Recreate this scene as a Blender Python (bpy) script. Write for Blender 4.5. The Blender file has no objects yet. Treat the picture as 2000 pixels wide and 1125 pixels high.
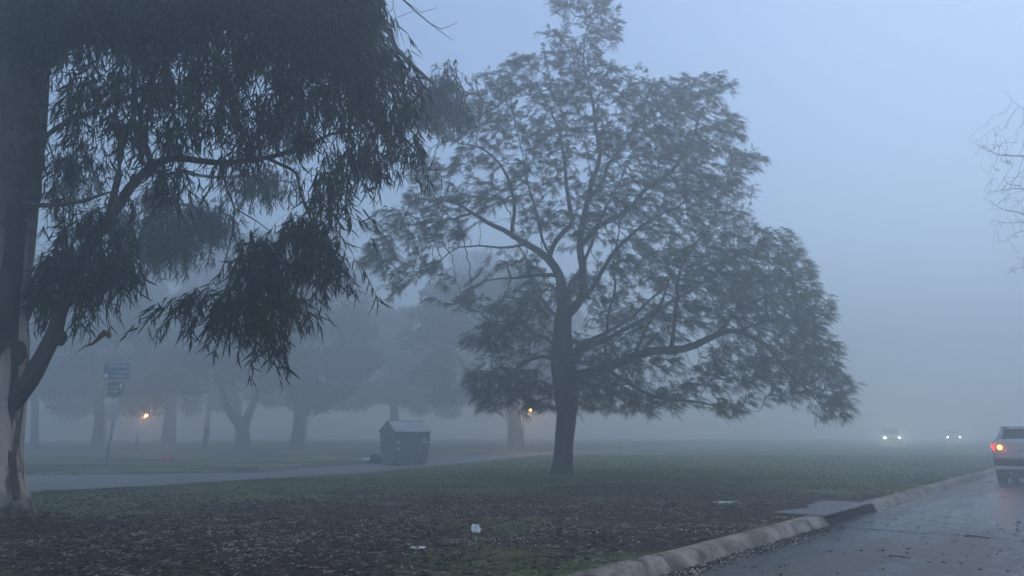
import bpy, math, random
import numpy as np
from mathutils import Vector, Matrix
R = math.radians
rng = np.random.default_rng(7)
random.seed(7)
sc = bpy.context.scene
col = sc.collection

# ------------------------------------------------------------------ camera
F = 1480.0; CX, CY = 1000.0, 562.5; HOR = 848.0; EYE = 1.4
PITCH = math.atan((HOR - CY) / F)
cam = bpy.data.objects.new('camera', bpy.data.cameras.new('camera'))
col.objects.link(cam); sc.camera = cam
cam.location = (0, 0, EYE)
cam.rotation_euler = (math.pi / 2 + PITCH, 0, 0)
cam.data.sensor_width = 36; cam.data.lens = F / 2000 * 36
cam.data.clip_start = .1; cam.data.clip_end = 1000

# ------------------------------------------------------------------ world, sun, exposure
SUN_EL, SUN_ROT = R(58), R(60)
w = bpy.data.worlds.new('World'); sc.world = w; w.use_nodes = True
nt = w.node_tree; bg = nt.nodes['Background']
sky = nt.nodes.new('ShaderNodeTexSky'); sky.sky_type = 'NISHITA'; sky.sun_disc = False
sky.sun_elevation = SUN_EL; sky.sun_rotation = SUN_ROT
sky.air_density = 1.0; sky.dust_density = 0.8; sky.ozone_density = 1.2
nt.links.new(sky.outputs[0], bg.inputs[0]); bg.inputs[1].default_value = 0.15
sl = bpy.data.lights.new('sun', 'SUN'); sl.energy = 0.3; sl.angle = R(60); sl.color = (1, .97, .93)
so = bpy.data.objects.new('sun', sl); col.objects.link(so)
so.rotation_euler = (R(90) - SUN_EL, 0, math.pi - SUN_ROT)
sc.view_settings.view_transform = 'Standard'; sc.view_settings.look = 'None'
sc.view_settings.exposure = 0.55; sc.view_settings.gamma = 1
sc.cycles.volume_bounces = 2; sc.cycles.max_bounces = 6; sc.cycles.diffuse_bounces = 2
sc.cycles.glossy_bounces = 2; sc.cycles.transparent_max_bounces = 8
sc.cycles.use_denoising = True
HAZE_D = 0.0215

# ------------------------------------------------------------------ terrain and pixel helpers
LAWN = .15
def H(y):
    t = np.clip((np.asarray(y, float) - 28) / 60, 0, 1)
    return .22 * t * t * (3 - 2 * t)
def ray(px, py):
    a, b = (px - CX) / F, (CY - py) / F
    c, s = math.cos(PITCH), math.sin(PITCH)
    return np.array([a, c - b * s, s + b * c])
def P(px, py, y):
    """point seen at a pixel, at world depth y"""
    d = ray(px, py); return np.array([0, 0, EYE]) + d * (y / d[1])
def G(px, py, off=LAWN):
    """ground point under a pixel"""
    d = ray(px, py); t = 5.0
    for k in range(60):
        z = float(H(t * d[1])) + off
        t2 = (z - EYE) / d[2]
        t = .5 * t + .5 * t2
    p = np.array([0, 0, EYE]) + d * t
    p[2] = float(H(p[1])) + off
    return p
KX0, KY0, KS = 1.12, 7.5, .80
def kerb_x(y): return KX0 + KS * (np.asarray(y, float) - KY0)
KDIR = np.array([KS, 1.0, 0]) / math.hypot(KS, 1); KN = np.array([-KDIR[1], KDIR[0], 0])   # KN points to the lawn

# ------------------------------------------------------------------ mesh helpers
def norm(v): return v / np.maximum(np.linalg.norm(v, axis=-1, keepdims=True), 1e-9)
def link(o, parent=None):
    col.objects.link(o)
    if parent is not None:
        o.parent = parent
        o.matrix_parent_inverse = parent.matrix_basis.inverted()
    return o
def quads(name, V, Fq, m, parent=None, smooth=False):
    V = np.asarray(V, np.float32).reshape(-1, 3); Fq = np.asarray(Fq, np.int32).reshape(-1, 4)
    me = bpy.data.meshes.new(name)
    me.vertices.add(len(V)); me.vertices.foreach_set('co', V.ravel())
    me.loops.add(Fq.size); me.loops.foreach_set('vertex_index', Fq.ravel())
    me.polygons.add(len(Fq)); me.polygons.foreach_set('loop_start', np.arange(0, Fq.size, 4, dtype=np.int32))
    me.update(calc_edges=True)
    if smooth: me.polygons.foreach_set('use_smooth', np.ones(len(Fq), bool))
    me.materials.append(m)
    return link(bpy.data.objects.new(name, me), parent)
def poly(name, V, Fs, m, parent=None, smooth=False, bevel=0):
    me = bpy.data.meshes.new(name); me.from_pydata([tuple(map(float, v)) for v in V], [], [tuple(f) for f in Fs]); me.update()
    if smooth:
        for p in me.polygons: p.use_smooth = True
    me.materials.append(m)
    o = link(bpy.data.objects.new(name, me), parent)
    if bevel:
        b = o.modifiers.new('bevel', 'BEVEL'); b.width = bevel; b.segments = 2; b.limit_method = 'ANGLE'
    return o
class MB:
    def __init__(s): s.V = []; s.F = []
    def add(s, V, Fs):
        n = len(s.V); s.V += [tuple(v) for v in V]; s.F += [tuple(i + n for i in f) for f in Fs]
    def box(s, x0, x1, y0, y1, z0, z1):
        s.add([(x0,y0,z0),(x1,y0,z0),(x1,y1,z0),(x0,y1,z0),(x0,y0,z1),(x1,y0,z1),(x1,y1,z1),(x0,y1,z1)],
              [(0,3,2,1),(4,5,6,7),(0,1,5,4),(1,2,6,5),(2,3,7,6),(3,0,4,7)])
    def tube(s, pts, rad, k=8):
        V, Fq = tube(np.array(pts, float), np.array(rad, float), k)
        s.add(V, Fq); 
        n = len(s.V) - len(V)
        s.F.append(tuple(n + i for i in range(k))[::-1]); s.F.append(tuple(len(s.V) - k + i for i in range(k)))
    def build(s, name, m, parent=None, smooth=False, bevel=0): return poly(name, s.V, s.F, m, parent, smooth, bevel)
def tube(pts, rad, k=8):
    pts = np.asarray(pts, float); rad = np.asarray(rad, float) * np.ones(len(pts))
    t = norm(np.gradient(pts, axis=0))
    ref = np.array([0.31, .95, .05]) if abs(t[:, 2]).mean() > .6 else np.array([0, .1, 1.0])
    a = norm(np.cross(t, ref)); b = np.cross(t, a)
    th = np.arange(k) * 2 * math.pi / k
    V = pts[:, None] + rad[:, None, None] * (np.cos(th)[None, :, None] * a[:, None] + np.sin(th)[None, :, None] * b[:, None])
    n = len(pts); i = np.arange(n - 1)[:, None]; j = np.arange(k)[None]; j2 = (j + 1) % k
    Fq = np.stack([i * k + j, i * k + j2, (i + 1) * k + j2, (i + 1) * k + j], -1).reshape(-1, 4)
    return V.reshape(-1, 3), Fq
class Q:
    """collects quads as arrays"""
    def __init__(s): s.V = []; s.F = []; s.n = 0
    def add(s, V, Fq):
        V = np.asarray(V).reshape(-1, 3); s.V.append(V); s.F.append(np.asarray(Fq).reshape(-1, 4) + s.n); s.n += len(V)
    def build(s, name, m, parent=None, smooth=False): return quads(name, np.concatenate(s.V), np.concatenate(s.F), m, parent, smooth)
def smooth_path(pts, rad, step):
    """Catmull-Rom resampling of a traced limb"""
    pts = np.array(pts, float); rad = np.array(rad, float)
    if len(pts) == 2:
        n = max(2, int(np.linalg.norm(pts[1] - pts[0]) / step) + 1); t = np.linspace(0, 1, n)[:, None]
        return pts[0] + (pts[1] - pts[0]) * t, rad[0] + (rad[1] - rad[0]) * t[:, 0]
    e = np.vstack([2 * pts[0] - pts[1], pts, 2 * pts[-1] - pts[-2]]); op = []; orad = []
    for i in range(len(pts) - 1):
        p0, p1, p2, p3 = e[i:i + 4]; n = max(1, int(np.linalg.norm(p2 - p1) / step))
        for q in range(n):
            t = q / n
            op.append(.5 * ((2 * p1) + (-p0 + p2) * t + (2 * p0 - 5 * p1 + 4 * p2 - p3) * t * t + (-p0 + 3 * p1 - 3 * p2 + p3) * t ** 3))
            orad.append(rad[i] + (rad[i + 1] - rad[i]) * t)
    op.append(pts[-1]); orad.append(rad[-1])
    return np.array(op), np.array(orad)
def empty(name, loc, label=None, cat=None, group=None):
    o = bpy.data.objects.new(name, None); o.location = tuple(map(float, loc)); col.objects.link(o); o.empty_display_size = .2
    if label: tag(o, label, cat, group)
    return o
def tag(o, label, cat, group=None, kind=None):
    if label: o['label'] = label
    if cat: o['category'] = cat
    if group: o['group'] = group
    if kind: o['kind'] = kind
    return o
def struct(o, label=None, cat=None):
    o['kind'] = 'structure'
    if label: o['label'] = label; o['category'] = cat
    return o

# ------------------------------------------------------------------ materials
def mat(name, base, rough=.8, spec=.3, metal=0, emit=None, es=0):
    m = bpy.data.materials.new(name); m.use_nodes = True; b = m.node_tree.nodes['Principled BSDF']
    b.inputs['Base Color'].default_value = (*base, 1); b.inputs['Roughness'].default_value = rough
    b.inputs['Specular IOR Level'].default_value = spec; b.inputs['Metallic'].default_value = metal
    if emit: b.inputs['Emission Color'].default_value = (*emit, 1); b.inputs['Emission Strength'].default_value = es
    return m
def noisy(name, stops, scale=5, stretch=(1, 1, 1), rough=(.8, .9), detail=6, bump=0, bscale=None, spec=.3, rot=0, dist=0):
    m = mat(name, (1, 1, 1), .8, spec); t = m.node_tree; N = t.nodes; L = t.links; b = N['Principled BSDF']
    tc = N.new('ShaderNodeTexCoord'); mp = N.new('ShaderNodeMapping'); mp.inputs['Scale'].default_value = stretch
    mp.inputs['Rotation'].default_value = (0, 0, rot)
    L.new(tc.outputs['Object'], mp.inputs[0])
    n = N.new('ShaderNodeTexNoise'); n.inputs['Scale'].default_value = scale; n.inputs['Detail'].default_value = detail
    n.inputs['Roughness'].default_value = .6; n.inputs['Distortion'].default_value = dist
    L.new(mp.outputs[0], n.inputs['Vector'])
    cr = N.new('ShaderNodeValToRGB'); e = cr.color_ramp.elements
    e[0].position = stops[0][0]; e[0].color = (*stops[0][1], 1); e[1].position = stops[-1][0]; e[1].color = (*stops[-1][1], 1)
    for p, c in stops[1:-1]: x = e.new(p); x.color = (*c, 1)
    L.new(n.outputs['Fac'], cr.inputs[0]); L.new(cr.outputs[0], b.inputs['Base Color'])
    mr = N.new('ShaderNodeMapRange'); mr.inputs['From Min'].default_value = .35; mr.inputs['From Max'].default_value = .65
    mr.inputs['To Min'].default_value = rough[0]; mr.inputs['To Max'].default_value = rough[1]
    L.new(n.outputs['Fac'], mr.inputs[0]); L.new(mr.outputs[0], b.inputs['Roughness'])
    if bump:
        n2 = N.new('ShaderNodeTexNoise'); n2.inputs['Scale'].default_value = bscale or scale * 4; n2.inputs['Detail'].default_value = 8
        L.new(mp.outputs[0], n2.inputs['Vector']); bp = N.new('ShaderNodeBump'); bp.inputs['Strength'].default_value = 1
        bp.inputs['Distance'].default_value = bump; L.new(n2.outputs['Fac'], bp.inputs['Height']); L.new(bp.outputs[0], b.inputs['Normal'])
    return m
M = {}
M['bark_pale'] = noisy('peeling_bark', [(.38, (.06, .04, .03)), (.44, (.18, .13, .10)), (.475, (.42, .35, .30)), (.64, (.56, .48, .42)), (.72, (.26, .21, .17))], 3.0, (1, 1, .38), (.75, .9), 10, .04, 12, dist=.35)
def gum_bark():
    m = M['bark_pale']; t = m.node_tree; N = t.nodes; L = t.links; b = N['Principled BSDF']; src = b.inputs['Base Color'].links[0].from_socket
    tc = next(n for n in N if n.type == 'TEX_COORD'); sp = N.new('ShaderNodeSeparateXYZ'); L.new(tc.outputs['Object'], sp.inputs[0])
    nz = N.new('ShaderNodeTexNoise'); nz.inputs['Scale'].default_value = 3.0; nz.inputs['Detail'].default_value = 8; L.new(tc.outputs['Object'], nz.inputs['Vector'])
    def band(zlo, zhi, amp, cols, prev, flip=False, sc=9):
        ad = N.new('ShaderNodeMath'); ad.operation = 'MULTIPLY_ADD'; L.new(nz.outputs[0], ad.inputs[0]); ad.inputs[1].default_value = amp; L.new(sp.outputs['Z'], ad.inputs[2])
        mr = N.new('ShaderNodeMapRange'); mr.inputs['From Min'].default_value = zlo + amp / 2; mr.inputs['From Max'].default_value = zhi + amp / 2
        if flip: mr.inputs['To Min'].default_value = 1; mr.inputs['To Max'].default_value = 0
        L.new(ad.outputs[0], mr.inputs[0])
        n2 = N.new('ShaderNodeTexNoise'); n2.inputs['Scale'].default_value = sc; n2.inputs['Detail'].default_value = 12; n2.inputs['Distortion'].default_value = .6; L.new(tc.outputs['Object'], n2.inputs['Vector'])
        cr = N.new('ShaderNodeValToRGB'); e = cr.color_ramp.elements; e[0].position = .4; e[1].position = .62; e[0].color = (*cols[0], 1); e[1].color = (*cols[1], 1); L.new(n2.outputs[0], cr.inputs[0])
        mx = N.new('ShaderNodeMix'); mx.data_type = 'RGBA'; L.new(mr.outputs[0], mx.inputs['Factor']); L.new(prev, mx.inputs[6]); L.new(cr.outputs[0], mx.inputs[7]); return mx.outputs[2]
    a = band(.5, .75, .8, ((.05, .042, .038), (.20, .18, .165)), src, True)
    a = band(3.2, 4.6, 1.6, ((.05, .035, .028), (.13, .095, .075)), a, False, 5)  # brown upper bark, with the crown's shade on it also put into the colour
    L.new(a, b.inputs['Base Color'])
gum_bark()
M['bark_base'] = noisy('rough_bark', [(.35, (.05, .042, .038)), (.55, (.10, .085, .075)), (.66, (.24, .21, .19))], 5, (1, 1, .3), (.85, .95), 8, .05, 10, dist=.5)
M['bark_dark'] = noisy('dark_bark', [(.35, (.035, .032, .03)), (.6, (.085, .075, .065))], 6, (1, 1, .35), (.85, .95), 8, .03, 12)
M['bark_limb'] = noisy('limb_bark', [(.35, (.035, .028, .025)), (.6, (.10, .08, .07))], 5, (1, 1, .5), (.85, .95), 6, .01, 20)
M['leaf_gum'] = noisy('long_leaf', [(.35, (.012, .019, .014)), (.65, (.03, .042, .03))], 1.2, rough=(.6, .7), detail=3, spec=.12)
M['leaf_feather'] = noisy('feathery_leaf', [(.35, (.05, .068, .03)), (.65, (.125, .145, .065))], .6, rough=(.7, .8), detail=3)
M['leaf_far'] = noisy('distant_leaf', [(.35, (.035, .055, .03)), (.65, (.07, .095, .05))], .5, rough=(.7, .8), detail=3)
M['concrete'] = noisy('concrete', [(.3, (.17, .15, .13)), (.5, (.27, .25, .225)), (.7, (.36, .335, .30))], 3, (1, 1, 1), (.65, .9), 8, .012, 18)
M['concrete_stained'] = noisy('stained_concrete', [(.36, (.07, .05, .037)), (.46, (.19, .15, .115)), (.55, (.29, .25, .20)), (.66, (.40, .36, .31))], 3.2, (1, 1, 1), (.6, .9), 12, .02, 26, dist=.4)
M['pole_concrete'] = noisy('pole_concrete', [(.4, (.48, .47, .45)), (.6, (.62, .61, .59))], 4, (1, 1, .3))
M['galv'] = noisy('galvanised_steel', [(.4, (.42, .43, .44)), (.6, (.55, .56, .57))], 8, rough=(.5, .7))
M['dark_hole'] = mat('drain_inside', (.02, .017, .015), .95)
M['white_paper'] = noisy('white_paper', [(.35, (.36, .37, .36)), (.6, (.66, .68, .68))], 22, rough=(.7, .9))
M['red_plastic'] = noisy('red_plastic', [(.4, (.45, .05, .035)), (.6, (.6, .09, .06))], 9, rough=(.4, .6))
M['sign_blue'] = noisy('sign_blue', [(.4, (.06, .13, .20)), (.6, (.08, .16, .24))], 5, rough=(.4, .5))
M['sign_green'] = noisy('sign_green', [(.4, (.08, .13, .12)), (.6, (.10, .15, .14))], 5, rough=(.4, .5))
M['sign_white'] = mat('sign_lettering', (.8, .82, .84), .4)
M['bin_body'] = noisy('bin_plastic', [(.35, (.17, .20, .21)), (.65, (.23, .26, .27))], 3, rough=(.55, .7))
M['bin_lid'] = noisy('bin_lid_plastic', [(.35, (.26, .30, .33)), (.65, (.36, .40, .43))], 3, rough=(.35, .5))
M['black_rubber'] = noisy('tyre_rubber', [(.4, (.015, .015, .016)), (.6, (.03, .03, .03))], 20, rough=(.8, .9))
M['black_bag'] = mat('bag_plastic', (.02, .022, .03), .35)
M['lamp_iron'] = noisy('lamp_iron', [(.4, (.04, .045, .045)), (.6, (.07, .07, .07))], 8, rough=(.5, .7))
M['amber'] = mat('amber_bulb', (.9, .5, .2), .4, emit=(1, .30, .06), es=90)
M['paint_silver'] = noisy('silver_paint', [(.4, (.62, .60, .59)), (.6, (.68, .66, .65))], 2, rough=(.28, .36), spec=.5)
M['paint_silver'].node_tree.nodes['Principled BSDF'].inputs['Coat Weight'].default_value = .5
M['paint_dark'] = noisy('dark_paint', [(.4, (.08, .09, .10)), (.6, (.10, .11, .12))], 2, rough=(.25, .32), spec=.5)
M['trim'] = noisy('black_trim', [(.4, (.035, .033, .035)), (.6, (.06, .055, .055))], 9, rough=(.55, .7))
M['glass'] = mat('tinted_glass', (.035, .045, .06), .08, .6)
M['chrome'] = mat('chrome', (.6, .6, .6), .2, metal=1)
M['tail_off'] = mat('tail_lens', (.35, .02, .02), .2)
M['tail_on'] = mat('tail_glow', (.8, .05, .02), .3, emit=(1, .04, .03), es=2.6)
M['tail_hot'] = mat('tail_bulb', (1, .4, .1), .3, emit=(1, .36, .04), es=9)
M['head_on'] = mat('headlight_glow', (.9, .9, .85), .2, emit=(1, .92, .76), es=22)
M['plate'] = mat('number_plate', (.7, .7, .7), .4)
M['litter'] = noisy('dead_leaf', [(.35, (.10, .062, .04)), (.5, (.22, .15, .10)), (.64, (.48, .38, .29))], 7, rough=(.55, .8), detail=2)
M['litter_dark'] = noisy('rotting_leaf', [(.35, (.018, .010, .007)), (.6, (.06, .032, .021))], 7, rough=(.5, .8), detail=2)
M['bloom'] = noisy('pale_bloom', [(.4, (.40, .37, .31)), (.6, (.70, .67, .58))], 14, rough=(.8, .9))
M['grass'] = noisy('grass_blade', [(.35, (.07, .092, .024)), (.65, (.18, .21, .060))], 1.5, rough=(.6, .8), detail=3)
M['twig'] = noisy('dry_twig', [(.4, (.16, .12, .09)), (.6, (.26, .21, .16))], 9)

# ------------------------------------------------------------------ value noise on arrays (placement of grass and litter)
_g = rng.random((64, 64))
def vnoise(x, y, s):
    x = np.asarray(x) * s + 500; y = np.asarray(y) * s + 500
    xi = np.floor(x).astype(int); yi = np.floor(y).astype(int); fx = x - xi; fy = y - yi
    fx = fx * fx * (3 - 2 * fx); fy = fy * fy * (3 - 2 * fy)
    a = _g[xi % 64, yi % 64]; b = _g[(xi + 1) % 64, yi % 64]; c = _g[xi % 64, (yi + 1) % 64]; d = _g[(xi + 1) % 64, (yi + 1) % 64]
    return (a * (1 - fx) + b * fx) * (1 - fy) + (c * (1 - fx) + d * fx) * fy
TREE = G(1098, 928)
GUM = G(-8, 1030)
def relief(x, y):
    x = np.asarray(x, float); y = np.asarray(y, float)
    u = (kerb_x(y) - x) * KDIR[1] - KW; f = np.clip(u / .9, 0, 1) * np.clip((26 - y) / 8, 0, 1) * np.clip((x - np.interp(y, NEAR[:, 1], NEAR[:, 0])) / 1.6, 0, 1)
    r = (vnoise(x, y, .45) - .5) * .12 + (vnoise(x + 3, y, 1.3) - .5) * .05 + (vnoise(x, y + 9, 3.0) - .5) * .018
    r = r + .16 * np.exp(-((x - GUM[0]) ** 2 + (y - GUM[1]) ** 2) / .8) + .09 * np.exp(-((x - TREE[0]) ** 2 + (y - TREE[1]) ** 2) / .6)
    d = (x - kp_(D_MID)[0]) ** 2 + (y - kp_(D_MID)[1]) ** 2
    return r * f * (1 - np.exp(-d / 3.0))
def Z(x, y): return H(y) + LAWN + relief(x, y)
def kp_(s): return np.array([KX0, KY0]) + KDIR[:2] * s
D_MID = 5.6
nx = [(60, 962), (300, 950), (700, 926), (900, 907), (1050, 890)]
NEAR = np.array([G(*p)[:2] for p in nx]); NEAR = np.vstack([[-24, 5], NEAR, [NEAR[-1][0] + 26, NEAR[-1][1] + 32], [NEAR[-1][0] + 95, NEAR[-1][1] + 110]])
def GR(px, py):
    p = G(px, py); p[2] = float(Z(p[0], p[1])); return p
def green(x, y):
    """how grassy the lawn is at a point: bare leaf mulch under the two trees, grass beyond"""
    x = np.asarray(x, float); y = np.asarray(y, float)
    n = .55 * vnoise(x, y, .55) + .3 * vnoise(x, y, 1.7) + .15 * vnoise(x, y, 4.1)
    g = np.where(y > 20, .95, .78)
    def bl(cx, cy, rx, ry, v, g):
        d = ((x - cx) / rx) ** 2 + ((y - cy) / ry) ** 2
        k = np.exp(-d); return g * (1 - k) + v * k
    g = bl(1.0, 13, 7, 5.5, .0, g)            # bare ground between the trees
    g = bl(-4.5, 9, 5, 4, .10, g)
    g = bl(3.5, 17, 5, 3.5, .1, g)
    g = bl(-3.5, 15.5, 5, 2.4, .50, g)         # green band near the side street
    g = bl(.9, 7.2, 1.1, .8, .75, g)          # grassy corners by the kerb
    g = bl(2.6, 9.6, .8, 1.2, .42, g)
    g = bl(-5.8, 9.2, 1.1, .9, .5, g)
    g = np.where(x < np.interp(y, NEAR[:, 1], NEAR[:, 0]) - 1, .42, g)
    return np.clip(g + (n - .5) * 1.5, 0, 1)

# ------------------------------------------------------------------ ground, roads
ROWS = np.concatenate([np.arange(-30, 4, 2.0), np.arange(4, 20, .25), np.arange(20, 60, 1.0), np.arange(60, 171, 5.0)])
KW = .27
U = np.concatenate([[0], np.cumsum(np.concatenate([np.full(70, .25), np.full(25, .6), np.full(12, 2.0), np.full(14, 8.0)]))]) + KW / KDIR[1]
def ground_mesh():
    Y = ROWS[:, None] * np.ones(len(U)); X = kerb_x(Y) - U[None]
    V = np.stack([X, Y, Z(X, Y)], -1).reshape(-1, 3); n, k = len(ROWS), len(U)
    i = np.arange(n - 1)[:, None]; j = np.arange(k - 1)[None]
    Fq = np.stack([i * k + j + 1, i * k + j, (i + 1) * k + j, (i + 1) * k + j + 1], -1).reshape(-1, 4)
    m = mat('lawn_and_mulch', (1, 1, 1), .9, .2); t = m.node_tree; N = t.nodes; L = t.links; b = N['Principled BSDF']
    tc = N.new('ShaderNodeTexCoord')
    def no(s, d=8, r=.65):
        q = N.new('ShaderNodeTexNoise'); q.inputs['Scale'].default_value = s; q.inputs['Detail'].default_value = d; q.inputs['Roughness'].default_value = r
        L.new(tc.outputs['Object'], q.inputs['Vector']); return q
    def ramp(q, st):
        cr = N.new('ShaderNodeValToRGB'); e = cr.color_ramp.elements; e[0].position = st[0][0]; e[0].color = (*st[0][1], 1)
        e[1].position = st[-1][0]; e[1].color = (*st[-1][1], 1)
        for p, c in st[1:-1]: x = e.new(p); x.color = (*c, 1)
        L.new(q.outputs[0], cr.inputs[0]); return cr
    mulch = ramp(no(14), [(.36, (.010, .004, .002)), (.52, (.034, .015, .008)), (.66, (.10, .055, .032))])
    grass = ramp(no(7), [(.36, (.07, .10, .030)), (.55, (.17, .215, .070)), (.72, (.26, .28, .12))])
    at = N.new('ShaderNodeAttribute'); at.attribute_name = 'grassiness'
    n3 = no(9, 6); ad = N.new('ShaderNodeMath'); ad.operation = 'ADD'; L.new(at.outputs['Fac'], ad.inputs[0]); L.new(n3.outputs[0], ad.inputs[1])
    mr = N.new('ShaderNodeMapRange'); mr.inputs['From Min'].default_value = .8; mr.inputs['From Max'].default_value = 1.12; L.new(ad.outputs[0], mr.inputs[0])
    mx = N.new('ShaderNodeMix'); mx.data_type = 'RGBA'; L.new(mr.outputs[0], mx.inputs['Factor']); L.new(mulch.outputs[0], mx.inputs[6]); L.new(grass.outputs[0], mx.inputs[7])
    L.new(mx.outputs[2], b.inputs['Base Color'])
    bp = N.new('ShaderNodeBump'); bp.inputs['Distance'].default_value = .05; L.new(no(22).outputs[0], bp.inputs['Height']); L.new(bp.outputs[0], b.inputs['Normal'])
    o = quads('ground', V, Fq, m)
    a = o.data.attributes.new('grassiness', 'FLOAT', 'POINT'); a.data.foreach_set('value', green(X, Y).ravel().astype(np.float32))
    struct(o)
ground_mesh()

def road_material():
    m = mat('wet_asphalt', (1, 1, 1), .5, .5); t = m.node_tree; N = t.nodes; L = t.links; b = N['Principled BSDF']
    tc = N.new('ShaderNodeTexCoord'); mp = N.new('ShaderNodeMapping'); mp.vector_type = 'POINT'
    mp.inputs['Rotation'].default_value = (0, 0, math.atan2(KDIR[0], KDIR[1])); L.new(tc.outputs['Object'], mp.inputs[0])
    m2 = N.new('ShaderNodeMapping'); m2.inputs['Scale'].default_value = (1, .12, 1); L.new(mp.outputs[0], m2.inputs[0])
    def no(src, s, d=8, r=.6):
        q = N.new('ShaderNodeTexNoise'); q.inputs['Scale'].default_value = s; q.inputs['Detail'].default_value = d; q.inputs['Roughness'].default_value = r
        L.new(src.outputs[0], q.inputs['Vector']); return q
    big = no(m2, .6, 6); fine = no(mp, 60, 4); mid = no(mp, 4, 8)
    ad = N.new('ShaderNodeMath'); ad.operation = 'MULTIPLY_ADD'; L.new(mid.outputs[0], ad.inputs[0]); ad.inputs[1].default_value = .35; L.new(big.outputs[0], ad.inputs[2])
    cr = N.new('ShaderNodeValToRGB'); e = cr.color_ramp.elements
    e[0].position = .675; e[0].color = (.042, .043, .047, 1); e[1].position = .755; e[1].color = (.112, .090, .078, 1); L.new(ad.outputs[0], cr.inputs[0])
    mx = N.new('ShaderNodeMix'); mx.data_type = 'RGBA'; mx.blend_type = 'OVERLAY'; mx.inputs['Factor'].default_value = .6
    L.new(cr.outputs[0], mx.inputs[6]); L.new(fine.outputs[0], mx.inputs[7]); L.new(mx.outputs[2], b.inputs['Base Color'])
    mr = N.new('ShaderNodeMapRange'); mr.inputs['From Min'].default_value = .66; mr.inputs['From Max'].default_value = .76
    mr.inputs['To Min'].default_value = .26; mr.inputs['To Max'].default_value = .60; L.new(ad.outputs[0], mr.inputs[0]); L.new(mr.outputs[0], b.inputs['Roughness'])
    bp = N.new('ShaderNodeBump'); bp.inputs['Distance'].default_value = .006; L.new(fine.outputs[0], bp.inputs['Height']); L.new(bp.outputs[0], b.inputs['Normal'])
    return m
M['road'] = road_material()
def road_sheet():
    W = np.array([-KW / KDIR[1] - .02, 0, 1, 3, 6, 10, 20, 50.0])
    Y = ROWS[:, None] * np.ones(len(W)); X = kerb_x(Y) + W[None]; Z = H(Y)
    n, k = len(ROWS), len(W); i = np.arange(n - 1)[:, None]; j = np.arange(k - 1)[None]
    Fq = np.stack([i * k + j, i * k + j + 1, (i + 1) * k + j + 1, (i + 1) * k + j], -1).reshape(-1, 4)
    struct(quads('road', np.stack([X, Y, Z], -1).reshape(-1, 3), Fq, M['road']))
road_sheet()
# side street beyond the median: a band between two polylines (x as a function of y)
M['street'] = noisy('street_asphalt', [(.35, (.12, .12, .12)), (.6, (.18, .18, .178))], 1.5, (1, 1, 1), (.6, .75), 8, .004, 40, spec=.3)
fx = [(60, 929), (500, 924), (600, 914), (720, 906), (1050, 884)]
FAR = np.array([G(*p)[:2] for p in fx]); FAR = np.vstack([[-70, 22], FAR, [FAR[-1][0] + 20, FAR[-1][1] + 32], [FAR[-1][0] + 80, FAR[-1][1] + 108]])
def street_mesh():
    ys = np.concatenate([np.arange(6, 50, .3), np.arange(50, 156, 1.5)])
    V = []; Fs = []
    for y in ys:
        xr = np.interp(y, NEAR[:, 1], NEAR[:, 0]) + (float(vnoise(y, 1., .35)) - .5) * .7 + (float(vnoise(y, 5., 1.6)) - .5) * .35
        xl = -70 if y < FAR[1, 1] else np.interp(y, FAR[1:, 1], FAR[1:, 0])
        V += [(xl, y, float(H(y)) + LAWN + .012), (xr, y, float(H(y)) + LAWN + .012)]
    for i in range(len(ys) - 1): Fs.append((2 * i, 2 * i + 1, 2 * i + 3, 2 * i + 2))
    struct(poly('side_street', V, Fs, M['street']))
    b = MB()
    for i in range(1, len(FAR) - 1):                # low kerb on the far side
        a, c = FAR[i], FAR[i + 1]; n = max(1, int(np.linalg.norm(c - a) / 1.0))
        for k in range(n):
            if 28 < (a + (c - a) * k / n)[1] < 30.5: continue
            p = a + (c - a) * k / n; q = a + (c - a) * (k + .985) / n; d = (q - p) / np.linalg.norm(q - p); e = np.array([-d[1], d[0]]) * .16
            z0, z1 = float(H(p[1])) + LAWN - .02, float(H(q[1])) + LAWN - .02
            b.add([(*p, z0), (*q, z1), (*(q + e), z1), (*(p + e), z0), (*p, z0 + .12), (*q, z1 + .12), (*(q + e), z1 + .12), (*(p + e), z0 + .12)],
                  [(4, 5, 6, 7), (0, 1, 5, 4), (1, 2, 6, 5), (2, 3, 7, 6), (3, 0, 4, 7)])
    struct(b.build('far_kerb', M['concrete']))
street_mesh()

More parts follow.
